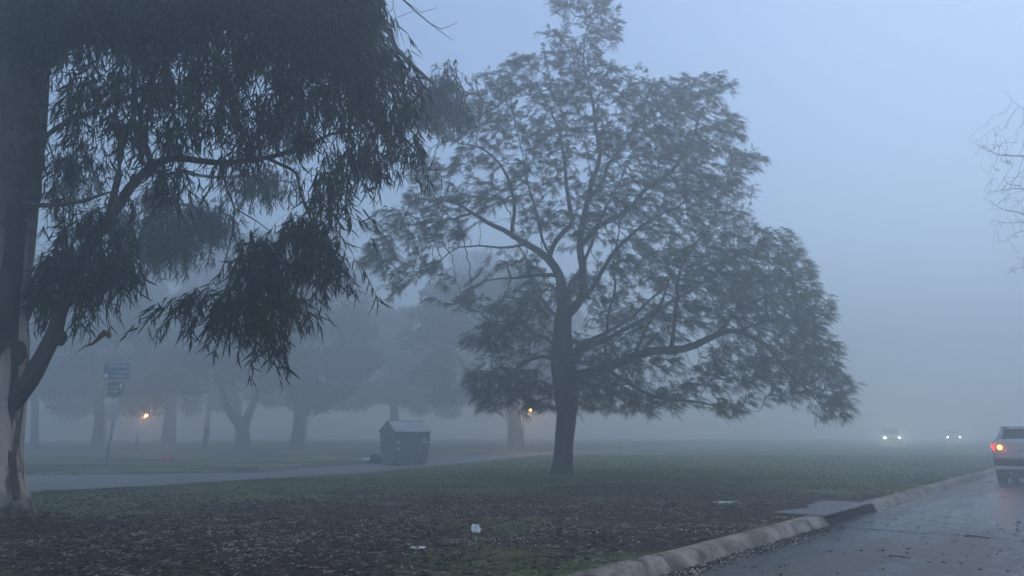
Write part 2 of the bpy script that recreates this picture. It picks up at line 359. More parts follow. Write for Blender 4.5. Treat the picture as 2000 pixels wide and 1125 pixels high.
# kerb of the main road: cast stones with joints, an opening for the storm drain
S0 = np.array([KX0, KY0, 0])
def kp(s, u, z): # s metres along kerb from (KX0, KY0), u metres towards the lawn, z above road
    p = S0 + KDIR * s + KN * u; return np.array([p[0], p[1], float(H(p[1])) + z])
def s_of_y(y): return (y - KY0) / KDIR[1]
D0, D1 = s_of_y(G(1566, 1028, 0)[1]), s_of_y(G(1640, 1000, 0)[1])
def kerb_stones():
    q = Q(); hz = .155
    prof = np.array([(-.01, -.03), (.008, .02), (.05, .085), (.085, hz - .022), (.10, hz - .008), (.122, hz), (KW - .02, hz + .006), (KW, hz - .006), (KW + .01, .0)])
    def stone(a, b, flare0=0, flare1=0):
        n = max(2, int((b - a) / .07)); V = []
        dz, du = random.uniform(-.008, .008), random.uniform(-.01, .01)
        for i in range(n + 1):
            t = i / n; s = a + (b - a) * t; r = .018 if i in (0, n) else 0
            fl = flare0 * max(0, 1 - t * (b - a) / .5) + flare1 * max(0, 1 - (1 - t) * (b - a) / .5)
            for k, (u, z) in enumerate(prof):
                nn = (vnoise(s * 1.0, k * .7, 1.2) - .5) * .012 + (vnoise(s, k * 1.3, 16) - .5) * .009
                V.append(kp(s, u + du + nn + r - fl * (.10 if u < .2 else 0), z + dz + (nn * .7 - r if k > 1 else 0)))
        m = len(prof); i = np.arange(n)[:, None]; j = np.arange(m - 1)[None]
        Fq = np.stack([i * m + j, i * m + m + j, i * m + m + j + 1, i * m + j + 1], -1).reshape(-1, 4)
        q.add(np.array(V), Fq)
        Vn = len(V)
        for base, rev in ((0, 1), (Vn - m, 0)):
            e = np.array(V[base:base + m]); c = e.mean(0)
            W = np.vstack([e, c]); fs = [(k, k + 1, m, m) if not rev else (k + 1, k, m, m) for k in range(m - 1)]
            W = np.vstack([e, [c] * 1]); q.add(np.vstack([np.vstack([e[k], e[k + 1], c, (c + e[k]) / 2]) for k in range(m - 1)]), np.arange(4 * (m - 1)).reshape(-1, 4))
    s = -14.0
    while s < D0 - .75:
        e = min(s + random.uniform(1.7, 2.3), D0 - .62)
        if D0 - .62 - e < .8: e = D0 - .62
        stone(s, e - .025); s = e
        if s >= D0 - .63: break
    stone(D0 - .60, D0 - .02, flare1=.55)
    stone(D1 + .02, D1 + .8, flare0=.55); s = D1 + .8
    while s < 200:
        e = s + (random.uniform(1.0, 1.6) if s < 20 else 6); stone(s + .02, e); s = e
    struct(q.build('kerb', M['concrete_stained'], smooth=True))
kerb_stones()
def storm_drain():
    c = kp((D0 + D1) / 2, .4, 0)
    t = empty('storm_drain', c, 'kerbside storm drain, a dark slot under a wet concrete slab in the kerb', 'storm drain')
    n = 24; V = []
    for i in range(n + 1):
        s = D0 - .02 + (D1 - D0 + .04) * i / n
        for u, z in ((.07, .128), (.045, .150), (.05, .163), (.78 + .16 * float(vnoise(s, 3., 1.1)), .160), (1.15, .120)):
            V.append(kp(s, u + (float(vnoise(s, u, 5)) - .5) * .04, z))
    Fs = [(i * 5 + j, i * 5 + 5 + j, i * 5 + 6 + j, i * 5 + j + 1) for i in range(n) for j in range(4)]
    Fs += [tuple(range(4, -1, -1)), tuple(n * 5 + j for j in range(5))]
    poly('slab', V, Fs, noisy('wet_concrete', [(.35, (.08, .075, .07)), (.65, (.16, .155, .15))], 3, rough=(.2, .6), detail=8, bump=.006, bscale=20, spec=.5), t)
    # box of the gully behind the opening
    a0, a1, b0, b1 = kp(D0, .005, -.0), kp(D1, .005, -.0), kp(D0, KW + .005, .0), kp(D1, KW + .005, .0)
    h = np.array([0, 0, .135]); dn = np.array([0, 0, .012])
    V = [a0 + dn, a1 + dn, b1 + dn, b0 + dn, b0 + h, b1 + h, a0 + h, a1 + h]
    poly('gully', V, [(0, 1, 2, 3), (3, 2, 5, 4), (0, 3, 4, 6), (1, 7, 5, 2)], M['dark_hole'], t)
storm_drain()
# thin tarred joint across the road and a pale gutter seam beside the kerb
def ribbon(name, pts, w, z, m, wob=0):
    pts = np.array(pts)[:, :2]; L_ = np.concatenate([[0], np.cumsum(np.linalg.norm(np.diff(pts, axis=0), axis=1))])
    s = np.arange(0, L_[-1], .06); x = np.interp(s, L_, pts[:, 0]); y = np.interp(s, L_, pts[:, 1])
    d = norm(np.gradient(np.stack([x, y], -1), axis=0)); n = np.stack([-d[:, 1], d[:, 0]], -1)
    ww = w * (.6 + .9 * vnoise(s, 0 * s, 3.0)); c = np.stack([x, y], -1) + n * ((vnoise(s, 0 * s + 9, 1.5) - .5) * wob)[:, None]
    a = c + n * ww[:, None] / 2; b = c - n * ww[:, None] / 2
    V = np.stack([np.column_stack([b, H(b[:, 1]) + z]), np.column_stack([a, H(a[:, 1]) + z])], 1).reshape(-1, 3)
    i = np.arange(len(s) - 1); return quads(name, V, np.stack([2 * i, 2 * i + 2, 2 * i + 3, 2 * i + 1], -1), m)
M['tar'] = noisy('joint_tar', [(.4, (.012, .012, .013)), (.6, (.03, .028, .027))], 20, rough=(.5, .7))
struct(ribbon('road_joint', [G(1597, 1027, 0), G(1800, 1041, 0), G(2000, 1055, 0), G(2300, 1075, 0)], .035, .004, M['tar'], .12))
struct(ribbon('gutter_seam', [G(1795, 963, 0), G(1845, 949, 0), G(1897, 936, 0), G(1925, 926, 0)], .10, .004, M['concrete'], .05))

# ------------------------------------------------------------------ leaves, vectorised
def rand_unit(n): return norm(rng.normal(size=(n, 3)))
def blades(q, Pb, d, L_, W_, curl, gravity=.0):
    """curved sickle blades: 3 quads each"""
    n = len(Pb); d = norm(d); r = rand_unit(n); side = norm(np.cross(d, r)); bend = norm(np.cross(side, d))
    sgn = rng.choice([-1, 1], n)[:, None]
    ts = np.array([0, .3, .68, 1.0]); ws = np.array([.25, 1, .75, .08])
    out = np.empty((n, 4, 2, 3))
    for k, (t, wv) in enumerate(zip(ts, ws)):
        c = Pb + d * (L_ * t)[:, None] + (bend * .35 + side) * sgn * (L_ * curl * t * t)[:, None]
        c[:, 2] -= gravity * L_ * t * t
        out[:, k, 0] = c - side * (W_ * wv / 2)[:, None]; out[:, k, 1] = c + side * (W_ * wv / 2)[:, None]
    b = (np.arange(n) * 8)[:, None, None]; k = (np.arange(3) * 2)[None, :, None]
    q.add(out.reshape(-1, 3), (b + k + np.array([0, 1, 3, 2])[None, None]).reshape(-1, 4))
def fronds(q, Pb, d, L_, pairs=5):
    """feathery compound leaves: a rib and pairs of diamond leaflets"""
    n = len(Pb); d = norm(d); up = np.array([0, 0, 1.0]) + rng.normal(size=(n, 3)) * .45
    side = norm(np.cross(d, up)); nrm = norm(np.cross(side, d)); droop = rng.uniform(.15, .6, n)
    def pt(t):
        c = Pb + d * (L_ * t)[:, None]; c = c.copy(); c[:, 2] -= L_ * droop * t * t; return c
    a, m_, e = pt(0), pt(.5), pt(1.0); w_ = .0045
    V = np.stack([a - side * w_, a + side * w_, m_ + side * w_, m_ - side * w_, e + side * w_ * .5, e - side * w_ * .5], 1)
    b = (np.arange(n) * 6)[:, None, None]
    q.add(V.reshape(-1, 3), (b + np.array([[0, 1, 2, 3], [3, 2, 4, 5]])[None]).reshape(-1, 4))
    for k in range(pairs):
        t = .18 + .82 * k / (pairs - 1); c = pt(t); ll = L_ * (.30 - .14 * abs(t - .45) * 1.6)
        for sg in (-1, 1):
            dd = norm(side * sg + d * .55 + rng.normal(size=(n, 3)) * .18); dd[:, 2] -= .25
            w2 = ll[:, None] * .17 * norm(np.cross(dd, nrm))
            tip = c + dd * ll[:, None]; mid = c + dd * (ll * .5)[:, None]
            q.add(np.stack([c, mid - w2, tip, mid + w2], 1).reshape(-1, 3), np.arange(4 * n).reshape(-1, 4))

# ------------------------------------------------------------------ space colonisation: grows twigs from traced limbs to the crown's points
class Skel:
    def __init__(s): s.p = []; s.par = []; s.r = []
    def limb(s, pts, rad, parent=None, step=.3):
        pp, rr = smooth_path(pts, rad, step)
        prev = parent
        if parent is not None:
            k = np.arange(len(pp)) * step; ph = rng.uniform(0, 50)
            for ax_, am in ((0, 1), (1, 1), (2, 1)):
                pp[:, ax_] += am * np.minimum(1, k / .8) * ((vnoise(k + ph, k * 0 + ax_ * 7, 1.1) - .5) * .22 + (vnoise(k + ph, k * 0 + ax_ * 5 + 3, 3.2) - .5) * .08)
        for i, (a, b) in enumerate(zip(pp, rr)):
            if i == 0 and parent is not None:
                a0 = a
                continue
            s.p.append(np.array(a)); s.r.append(b); s.par.append(-1 if prev is None else prev); prev = len(s.p) - 1
        return prev
    def near(s, pt, lim=None):
        A = np.array(s.p[:lim] if lim else s.p); return int(np.argmin(((A - pt) ** 2).sum(1)))
    def grow(s, A, step=.3, kill=.42, iters=90, jitter=.25, infl=5.0, sag=0.0):
        A = np.array(A); nodes = np.array(s.p); best = np.full(len(A), 1e9); bi = np.zeros(len(A), int)
        def upd(i0):
            for i in range(i0, len(nodes)):
                dd = ((A - nodes[i]) ** 2).sum(1); m = dd < best; best[m] = dd[m]; bi[m] = i
        s.n_limb = len(nodes); upd(0); alive = best > kill ** 2
        for it in range(iters):
            if not alive.any(): break
            idx = bi[alive]; d = norm(A[alive] - nodes[idx]); un, inv = np.unique(idx, return_inverse=True)
            acc = np.zeros((len(un), 3)); np.add.at(acc, inv, d); acc = norm(norm(acc) + rng.normal(size=acc.shape) * jitter + np.array([0, 0, -sag]))
            new = nodes[un] + acc * step; i0 = len(nodes)
            nodes = np.vstack([nodes, new]); s.p += list(new); s.par += list(un); s.r += [0.0] * len(un)
            upd(i0); alive &= best > kill ** 2
    def radii(s, tip=.006, e=2.35):
        n = len(s.p); cnt = np.zeros(n); acc = np.zeros(n); ch = [[] for _ in range(n)]
        for i, p in enumerate(s.par):
            if p >= 0: ch[p].append(i)
        order = sorted(range(n), reverse=True)
        # children always have larger index than parents
        r = np.zeros(n); tips = np.zeros(n, int)
        for i in order:
            if not ch[i]: r[i] = tip ** e; tips[i] = 1
            else: r[i] = sum(r[c] for c in ch[i]); tips[i] = sum(tips[c] for c in ch[i])
        r = r ** (1 / e); r = np.where(np.array(s.r) > 0, np.maximum(np.array(s.r), 0), r)
        s.rad = r; s.ch = ch; s.tips = tips; return r
    def tubes(s, thick, q_thick, q_thin, kmin=3):
        for i0 in range(len(s.p)):
            p = s.par[i0]
            start = p < 0 or (max(s.ch[p], key=lambda c: s.rad[c]) != i0)
            if not start: continue
            ch = [] if p < 0 else [p]; c = i0
            while True:
                ch.append(c)
                if not s.ch[c]: break
                c = max(s.ch[c], key=lambda k: s.rad[k])
            if len(ch) < 2: continue
            pts = np.array([s.p[k] for k in ch]); rr = np.array([s.rad[k] for k in ch])
            if p >= 0: rr[0] = min(rr[0], rr[1] * 1.25)
            k = 10 if rr.max() > .12 else 6 if rr.max() > .04 else 3
            V, Fq = tube(pts, rr, k); (q_thick if rr.max() > thick else q_thin).add(V, Fq)

def blob_points(cx, cy, rx, ry, depth, dr, n, pw=1.15):
    """n points inside an ellipsoid that appears at (cx, cy) px with radii rx, ry px and stands at world depth y"""
    u = rand_unit(n) * (rng.random((n, 1)) ** (1 / 3 * pw))
    return np.array([P(cx + a * rx, cy + b * ry, depth + c * dr) for a, b, c in u])

# ------------------------------------------------------------------ the broad feathery tree
def trunk_tube(q, pts, rad, step=.12, k=20, flute=.06, seed=0, flare=None):
    pp, rr = smooth_path(pts, rad, step); V, Fq = tube(pp, rr, k); V = V.reshape(len(pp), k, 3)
    th = np.arange(k) * 2 * math.pi / k
    for i in range(len(pp)):
        hgt = pp[i][2] - pp[0][2]
        f = 1 + flute * (np.sin(th * 3 + seed + hgt * .7) * .5 + np.sin(th * 5 + seed * 2 - hgt) * .4) + (vnoise(th * 2, hgt + 0 * th + seed, 2.3) - .5) * flute * 1.3
        if flare: f = f + flare[0] * math.exp(-hgt / flare[1]) * (1 + .7 * np.sin(th * 5 + seed) * .7 + .4 * np.sin(th * 3 + 1))
        V[i] = pp[i] + (V[i] - pp[i]) * f[:, None]
    q.add(V, Fq); return pp, rr
def feathery_tree():
    D = TREE[1]; px = lambda x, y, dy=0: P(x, y, D + dy)
    t = empty('feathery_tree', TREE, 'tall spreading tree with feathery foliage, alone in the middle of the lawn', 'tree')
    q = Q()
    base = TREE.copy(); base[2] -= .08
    tp, tr = trunk_tube(q, [base, px(1102, 870), px(1106, 815), px(1106, 765), px(1100, 715), px(1097, 650), px(1102, 600)],
                        [.31, .27, .30, .40, .40, .29, .25], k=22, flute=.10, seed=1.3, flare=(.20, .35))
    s = Skel()
    s.limb(list(tp), list(tr), step=.3)
    def L_(pts, rad, **k):
        pts = [px(*p) for p in pts]; par = s.near(pts[0]); pts[0] = s.p[par]
        return s.limb(pts, [r * .82 for r in rad], parent=par)
    L_([(1103, 600), (1086, 535, .2), (1068, 505, .3), (1030, 478, .4), (980, 447, .6), (925, 412, .8), (880, 392, 1), (815, 388, 1.2)], [.24, .19, .16, .125, .10, .075, .05, .025])
    L_([(1104, 620), (1136, 582, -.3), (1140, 520, -.4), (1138, 460, -.5), (1152, 395, -.5), (1166, 330, -.4), (1172, 250, -.3), (1152, 175, 0), (1135, 110, .2), (1150, 40, .3)],
       [.20, .165, .15, .135, .115, .095, .075, .055, .035, .016])
    L_([(1068, 507, .3), (1088, 470, .6), (1114, 432, .9), (1108, 370, 1.2), (1104, 300, 1.4), (1082, 230, 1.3), (1050, 165, 1.2)], [.12, .11, .10, .085, .065, .045, .02])
    L_([(1140, 490, -.4), (1172, 442, -1), (1228, 400, -1.4), (1290, 350, -1.8), (1340, 280, -2), (1385, 190, -2)], [.12, .11, .095, .075, .05, .02])
    L_([(1142, 400, -.5), (1190, 320, .6), (1240, 250, 1.4), (1290, 190, 1.6)], [.09, .07, .05, .02])
    L_([(1106, 730), (1170, 722, -.7), (1240, 696, -1.3), (1330, 686, -1.6), (1395, 655, -1.8), (1440, 650, -2), (1500, 682, -2.2), (1560, 742, -2.3), (1605, 795, -2.4)],
       [.22, .19, .165, .14, .11, .09, .07, .045, .02])
    L_([(1300, 688, -1.5), (1316, 600, -1.2), (1326, 540, -1), (1352, 480, -.8), (1400, 430, -.7)], [.08, .07, .06, .045, .02])
    L_([(1185, 715, -.8), (1195, 600, -.2), (1206, 500, .4), (1212, 420, .8)], [.06, .05, .04, .02])
    L_([(1395, 655, -1.8), (1450, 600, -1), (1520, 572, -.4), (1585, 600, 0)], [.07, .055, .04, .02])
    L_([(1110, 700), (1190, 660, 1.2), (1270, 620, 2.2), (1360, 560, 3), (1440, 500, 3.4)], [.14, .11, .09, .06, .02])
    L_([(1104, 640), (1070, 590, .8), (1042, 556, 1.4), (1020, 500, 2), (1000, 430, 2.4)], [.08, .06, .05, .035, .015])
    L_([(1112, 610, -.3), (1170, 540, -1.2), (1215, 470, -1.6), (1270, 430, -2), (1330, 400, -2.4)], [.10, .085, .065, .045, .02])
    L_([(1106, 590), (1125, 540, 1), (1152, 470, 1.8), (1200, 380, 2.4), (1232, 300, 2.6)], [.11, .09, .07, .05, .02])
    L_([(1088, 540), (1060, 470, -1), (1042, 400, -1.4), (1030, 330, -1.6), (1008, 250, -1.6)], [.075, .06, .045, .03, .014])
    L_([(1106, 700), (1150, 668, -.1), (1215, 636, -.2), (1290, 570, .4), (1370, 520, .6)], [.10, .085, .065, .045, .02])
    L_([(1108, 740), (1180, 762, 1), (1240, 800, 1.6)], [.07, .045, .015])
    L_([(1104, 745), (1060, 760, 1), (1010, 780, 1.6)], [.06, .035, .015])
    L_([(1240, 696, -1.3), (1262, 640, -1.8), (1300, 560, -2.2), (1330, 500, -2.4)], [.06, .05, .035, .015])
    L_([(1440, 650, -2), (1500, 630, -2.4), (1570, 640, -2.6), (1630, 690, -2.6)], [.05, .04, .028, .012])
    dead = L_([(1082, 537, .2), (1040, 534, -.6), (1002, 541, -1), (992, 512, -1.1)], [.09, .07, .055, .035])
    L_([(1004, 541, -1), (950, 548, -1.3), (905, 575, -1.6), (880, 590, -1.7)], [.04, .03, .02, .01])
    L_([(1002, 541, -1), (985, 580, -1.2), (965, 610, -1.3)], [.03, .02, .01])
    L_([(1096, 705), (1050, 702, -.5), (1012, 722, -.9), (980, 762, -1.2), (950, 790, -1.4)], [.10, .07, .055, .035, .015])
    L_([(1096, 690), (1050, 650, .8), (1000, 615, 1.5), (950, 600, 2)], [.07, .05, .035, .015])
    L_([(1008, 462, .5), (1000, 400, .2), (992, 350, 0), (962, 308, -.3), (915, 280, -.5), (860, 268, -.6)], [.085, .07, .06, .045, .03, .014])
    L_([(1030, 478, .4), (960, 478, -.3), (900, 482, -.7), (850, 520, -1), (800, 545, -1.2)], [.06, .04, .03, .02, .01])
    L_([(925, 412, .8), (860, 430, .3), (790, 440, 0), (735, 480, -.1)], [.05, .035, .02, .01])
    L_([(1180, 730, -.7), (1260, 768, -1.2), (1340, 782, -1.5), (1400, 792, -1.6), (1490, 805, -1.8)], [.08, .06, .045, .03, .01])
    L_([(1190, 660, 1.2), (1230, 740, 2), (1290, 790, 2.6)], [.06, .04, .015])
    B = [ # cx, cy, rx, ry, weight
        (1150, 28, 62, 38, .50), (1100, 10, 26, 22, .20), (1185, 70, 34, 26, .25), (1085, 72, 28, 24, .22), (1130, 125, 66, 34, .75), (1035, 112, 34, 16, .22),
        (1010, 165, 60, 34, .9), (955, 205, 52, 36, .8), (1195, 175, 92, 50, 1.3), (1090, 185, 60, 40, .9), (1305, 195, 80, 40, 1.3), (1372, 165, 44, 28, .8),
        (1330, 265, 110, 55, 1.9), (1420, 255, 40, 42, .9), (1442, 318, 34, 26, .6), (1395, 365, 70, 40, 1.2), (1250, 285, 100, 60, 1.8), (1105, 262, 90, 48, 1.1),
        (1000, 255, 74, 40, .8), (905, 245, 50, 40, .5), (925, 320, 60, 30, .3), (860, 385, 60, 30, .65), (790, 440, 70, 36, .7), (742, 498, 38, 38, .9),
        (775, 555, 24, 22, .2), (865, 450, 60, 30, .35), (955, 385, 60, 30, .5), (1050, 345, 66, 44, .9), (1180, 385, 84, 52, 1.4), (1300, 385, 95, 60, 1.9),
        (1395, 445, 70, 42, 1.2), (1240, 480, 60, 50, .9), (1320, 520, 85, 52, 1.6), (1435, 520, 80, 48, 1.6), (1495, 480, 56, 34, .8), (1545, 530, 44, 42, 1.0),
        (1480, 590, 90, 48, 1.8), (1575, 605, 46, 42, 1.1), (1600, 680, 52, 44, 1.3), (1550, 715, 70, 46, 1.5), (1640, 748, 36, 26, .6), (1618, 795, 34, 28, .6),
        (1400, 600, 70, 44, 1.2), (1300, 625, 70, 44, 1.1), (1205, 610, 50, 46, .8), (1245, 700, 84, 46, 1.5), (1190, 772, 64, 34, .9), (1285, 785, 55, 26, .7),
        (1370, 735, 70, 30, .8), (1470, 730, 50, 30, .6), (1540, 765, 50, 22, .5), (1045, 580, 46, 40, .8), (985, 612, 46, 30, .7), (910, 590, 34, 18, .15),
        (958, 662, 44, 32, .7), (1025, 655, 56, 42, 1.0), (950, 738, 46, 34, 1.0), (1012, 745, 52, 40, 1.2), (1040, 785, 40, 22, .6), (955, 782, 34, 18, .5),
        (1150, 690, 60, 60, 1.2), (1140, 560, 40, 34, .25), (1420, 795, 50, 16, .22), (1060, 420, 50, 30, .5), (1020, 520, 50, 20, .15), (1130, 440, 60, 30, .5),
        (1160, 760, 50, 34, .7), (840, 330, 46, 24, .3), (890, 200, 40, 24, .25), (1100, 560, 30, 30, .1), (1200, 540, 60, 40, .4), (830, 520, 50, 26, .45), (1520, 640, 80, 50, .9), (1430, 700, 60, 40, .6), (1460, 560, 80, 50, .8), (1340, 330, 90, 60, .8), (1380, 520, 80, 60, .8), (1560, 680, 50, 50, .6)]
    A = []
    for cx, cy, rx, ry, wt in B:
        half = 60 + 380 * min(1, max(0, (cy + 60) / 700)) ; rho = min(1, abs(cx - 1160) / (half + 120))
        T = min(5.2, (half / 64) * .85) * math.sqrt(max(.05, 1 - rho * rho)); nc = 2 if T < 1.8 else 3
        for k in range(nc):
            dz = T * ((k + rng.random()) / nc * 2 - 1)
            A.append(blob_points(cx + rng.normal() * 8, cy + rng.normal() * 6, rx * rng.uniform(.95, 1.3), ry * rng.uniform(.95, 1.35), D + dz, .9, int(165 * wt * 2.2 / nc) + 8))
    A = np.vstack(A); s.grow(A, step=.21, kill=.25, iters=120, jitter=.22)
    s.radii(.0065)
    # skip the trunk nodes themselves (already a fluted tube)
    qt, qn = q, Q()
    s.tubes(.028, qt, qn)
    qt.build('trunk', M['bark_dark'], t, True); qn.build('twigs', M['bark_dark'], t)
    # foliage on the fine twigs
    P_ = np.array(s.p); par = np.array(s.par); tips = s.tips; idx = np.where((tips <= 2) & (np.arange(len(P_)) >= s.n_limb))[0]
    d = norm(P_[idx] - P_[par[idx]]); out = norm((P_[idx] - (TREE + np.array([0, 0, 6]))) * np.array([1, 1, .25]))
    f = Q(); reps = rng.poisson(np.where(tips[idx] == 1, 5.2, 3.2)); ii = np.repeat(np.arange(len(idx)), reps)
    n = len(ii); base = P_[idx][ii] - d[ii] * rng.uniform(0, .25, (n, 1))
    dd = d[ii] * .8 + out[ii] * .75 + rng.normal(size=(n, 3)) * .5; dd[:, 2] = np.maximum(dd[:, 2] * .6 - .05, -.32)
    fronds(f, base, dd, rng.uniform(.15, .33, n), 6)
    print('feathery nodes', len(P_), 'fronds', n)
    f.build('crown', M['leaf_feather'], t)
feathery_tree()

# ------------------------------------------------------------------ the eucalyptus beside the camera
def strands(q, qt, pts, lmin, lmax, lean, dens=22, leaf=(.13, .25), wid=.027):
    """hanging twigs with sickle leaves"""
    n = len(pts); Ls = rng.uniform(lmin, lmax, n); dr = np.stack([rng.normal(size=n) * .55 + lean, rng.normal(size=n) * .5, np.zeros(n)], -1)
    ts = np.linspace(0, 1, 6)
    cur = np.stack([pts + dr * (Ls * .55 * (t ** .7))[:, None] + np.array([0, 0, -1]) * (Ls * (t ** 1.35) * .85)[:, None] for t in ts], 1)
    w_ = .0035; off = norm(rng.normal(size=(n, 1, 3)) * np.array([1, 1, .1])) * w_
    V = np.stack([cur - off, cur + off], 2)                                   # n,6,2,3
    b = (np.arange(n) * 12)[:, None, None]; k = (np.arange(5) * 2)[None, :, None]
    qt.add(V.reshape(-1, 3), (b + k + np.array([0, 1, 3, 2])[None, None]).reshape(-1, 4))
    cnt = np.maximum(4, (Ls * dens).astype(int)); ii = np.repeat(np.arange(n), cnt); m = len(ii); t = rng.uniform(.08, 1, m)
    fi = t * 5; i0 = np.minimum(fi.astype(int), 4); fr = (fi - i0)[:, None]
    base = cur[ii, i0] * (1 - fr) + cur[ii, i0 + 1] * fr
    d = rng.normal(size=(m, 3)) * .44 + np.array([0, 0, -1.0]) + dr[ii] * .35
    blades(q, base, d, rng.uniform(leaf[0], leaf[1], m), rng.uniform(.6, 1.2, m) * wid, rng.uniform(.05, .5, m), .15)
    return m
def eucalyptus():
    base = G(-8, 1030); D = base[1]; px = lambda x, y, dy=0: P(x, y, D + dy)
    t = empty('eucalyptus_tree', base, 'eucalyptus with pale peeling bark and drooping leaves at the left edge of the lawn', 'tree')
    b0 = base.copy(); b0[2] -= .1
    q = Q(); tp, tr = trunk_tube(q, [b0, px(-22, 940), px(-22, 860), px(-8, 740), px(0, 620), px(12, 480, -.1), px(28, 330, -.2), px(42, 180, -.3), px(50, 20, -.5), px(60, -250, -.8)],
                   [.40, .39, .38, .385, .35, .35, .35, .34, .33, .28], k=44, flute=.09, seed=.4, flare=(.20, .38))
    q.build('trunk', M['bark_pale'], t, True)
    q = Q(); pts = [px(10, 800, .0), px(58, 742, -.1), px(84, 695, -.15), px(106, 650, -.2), px(120, 600, -.2), px(160, 510, 0), px(212, 428, .1), px(268, 350, .1), px(330, 310, 0), px(430, 318, -.1), px(520, 308, 0), px(590, 288, .1), px(645, 262, .2)]
    rr = [.15, .125, .11, .10, .098, .082, .072, .066, .055, .040, .036, .032, .018]
    trunk_tube(q, pts, rr, step=.1, k=14, flute=.07, seed=2)
    q.build('limb', M['bark_limb'], t, True)
    # knots
    kq = Q()
    for (x, y, dy, r, s_) in ((118, 660, -.22, .085, (.9, 1, 1.3)), (36, 690, -.36, .13, (.8, .5, 1.3))):
        c = px(x, y, dy); n = 12
        th = np.linspace(0, 2 * math.pi, n, endpoint=False); ph = np.linspace(.01, math.pi - .01, 8)
        V = np.array([[c[0] + r * s_[0] * math.sin(p_) * math.cos(a) * (1 + .12 * math.sin(3 * a)), c[1] + r * s_[1] * math.sin(p_) * math.sin(a), c[2] + r * s_[2] * math.cos(p_)] for p_ in ph for a in th])
        Fq = [(i * n + j, i * n + (j + 1) % n, (i + 1) * n + (j + 1) % n, (i + 1) * n + j) for i in range(7) for j in range(n)]
        V = V * (1 + (vnoise(V[:, 0] * 3 + V[:, 1], V[:, 2] * 3, 4) - .5)[:, None] * .0) + rng.normal(size=V.shape) * .006; kq = Q(); kq.add(V, np.array(Fq)); kq.build('knot', M['bark_dark'], t, True)
    # broken branch end hanging below the leaves
    bq = Q(); V, Fq = tube([px(150, 690, -.9), px(166, 676, -.9), px(180, 672, -.9), px(190, 664, -.88), px(197, 656, -.9), px(204, 650, -.92), px(211, 653, -.9), px(214, 660, -.9)], [.004, .008, .017, .024, .034, .045, .036, .015], 9); bq.add(V, Fq)
    bq.build('broken_branch', noisy('split_wood', [(.4, (.06, .025, .018)), (.6, (.15, .06, .04))], 18, bump=.01), t, True)
    # secondary branches as traced limbs with grown twigs
    s = Skel(); s.limb(pts, rr, step=.25); s.limb(list(tp[3:]), list(tr[3:]), step=.3)
    def L_(p, rad):
        p = [px(*a) for a in p]; par = s.near(p[0]); p[0] = s.p[par]; return s.limb(p, rad, parent=par, step=.2)
    L_([(42, 180, -.3), (130, 60, -.4), (300, -20, -1.2), (480, -50, -1.6), (650, -70, -1.8), (760, -40, -1.6)], [.10, .09, .08, .07, .05, .02])
    L_([(50, 20, -.5), (160, -80, .4), (320, -110, 1), (520, -90, 1.6), (700, 10, 2), (770, 60, 2)], [.11, .10, .08, .07, .05, .02])
    L_([(28, 330, -.2), (120, 240, .3), (230, 190, .4), (340, 170, .4)], [.05, .04, .04, .02])
    L_([(212, 428, .1), (240, 320, .2), (262, 220, .6), (262, 140, .8), (240, 60, 1)], [.06, .05, .045, .035, .02])
    L_([(290, 330), (285, 250, -.4), (300, 170, -.6), (340, 90, -.8)], [.05, .04, .03, .02])
    L_([(75, 400, -.2), (130, 388, -.9), (200, 372, -1.2), (240, 360, -1.3)], [.04, .03, .02, .01])
    L_([(430, 318), (446, 370, -.2), (462, 410, -.3), (455, 470, -.4), (440, 520, -.4), (425, 560, -.5)], [.025, .02, .016, .013, .011, .008])
    L_([(462, 410, -.3), (500, 430, -.4), (530, 450, -.4)], [.014, .011, .008])
    L_([(520, 308), (580, 340, -.3), (600, 400, -.5), (610, 470, -.6), (590, 540, -.6)], [.03, .026, .022, .016, .01])
    L_([(480, -30, -1.8), (600, 40, -1.2), (680, 140, -.9), (720, 240, -.8), (740, 320, -.8)], [.05, .045, .035, .025, .012])
    L_([(645, 262), (700, 250, .2), (760, 240, .4), (800, 270, .4)], [.02, .018, .014, .008])
    L_([(700, 10, 2), (780, 90, 4), (850, 170, 6.2), (880, 210, 7)], [.05, .05, .04, .02])         # branch reaching back into the fog
    L_([(262, 220, .6), (300, 330, 3.2), (350, 400, 6.5), (400, 420, 8)], [.05, .05, .04, .02])
    L_([(300, 330, 3.2), (400, 340, 5), (500, 350, 6), (560, 350, 6.4)], [.04, .035, .03, .012])
    L_([(760, -40, -1.6), (790, 0, -1.6), (815, 25, -1.6), (845, 50, -1.6), (868, 62, -1.6), (900, 50, -1.6)], [.012, .011, .009, .007, .005, .003])
    L_([(845, 50, -1.6), (870, 66, -1.6), (892, 80, -1.6)], [.006, .005, .003])
    L_([(802, 12, -1.6), (822, 24, -1.6), (855, 16, -1.6)], [.006, .004, .003])
    L_([(760, -10, -1.6), (772, 40, -1.6), (800, 34, -1.6)], [.006, .004, .003])
    L_([(120, 600, -.2), (150, 560, -.7), (190, 540, -.9)], [.03, .02, .01])
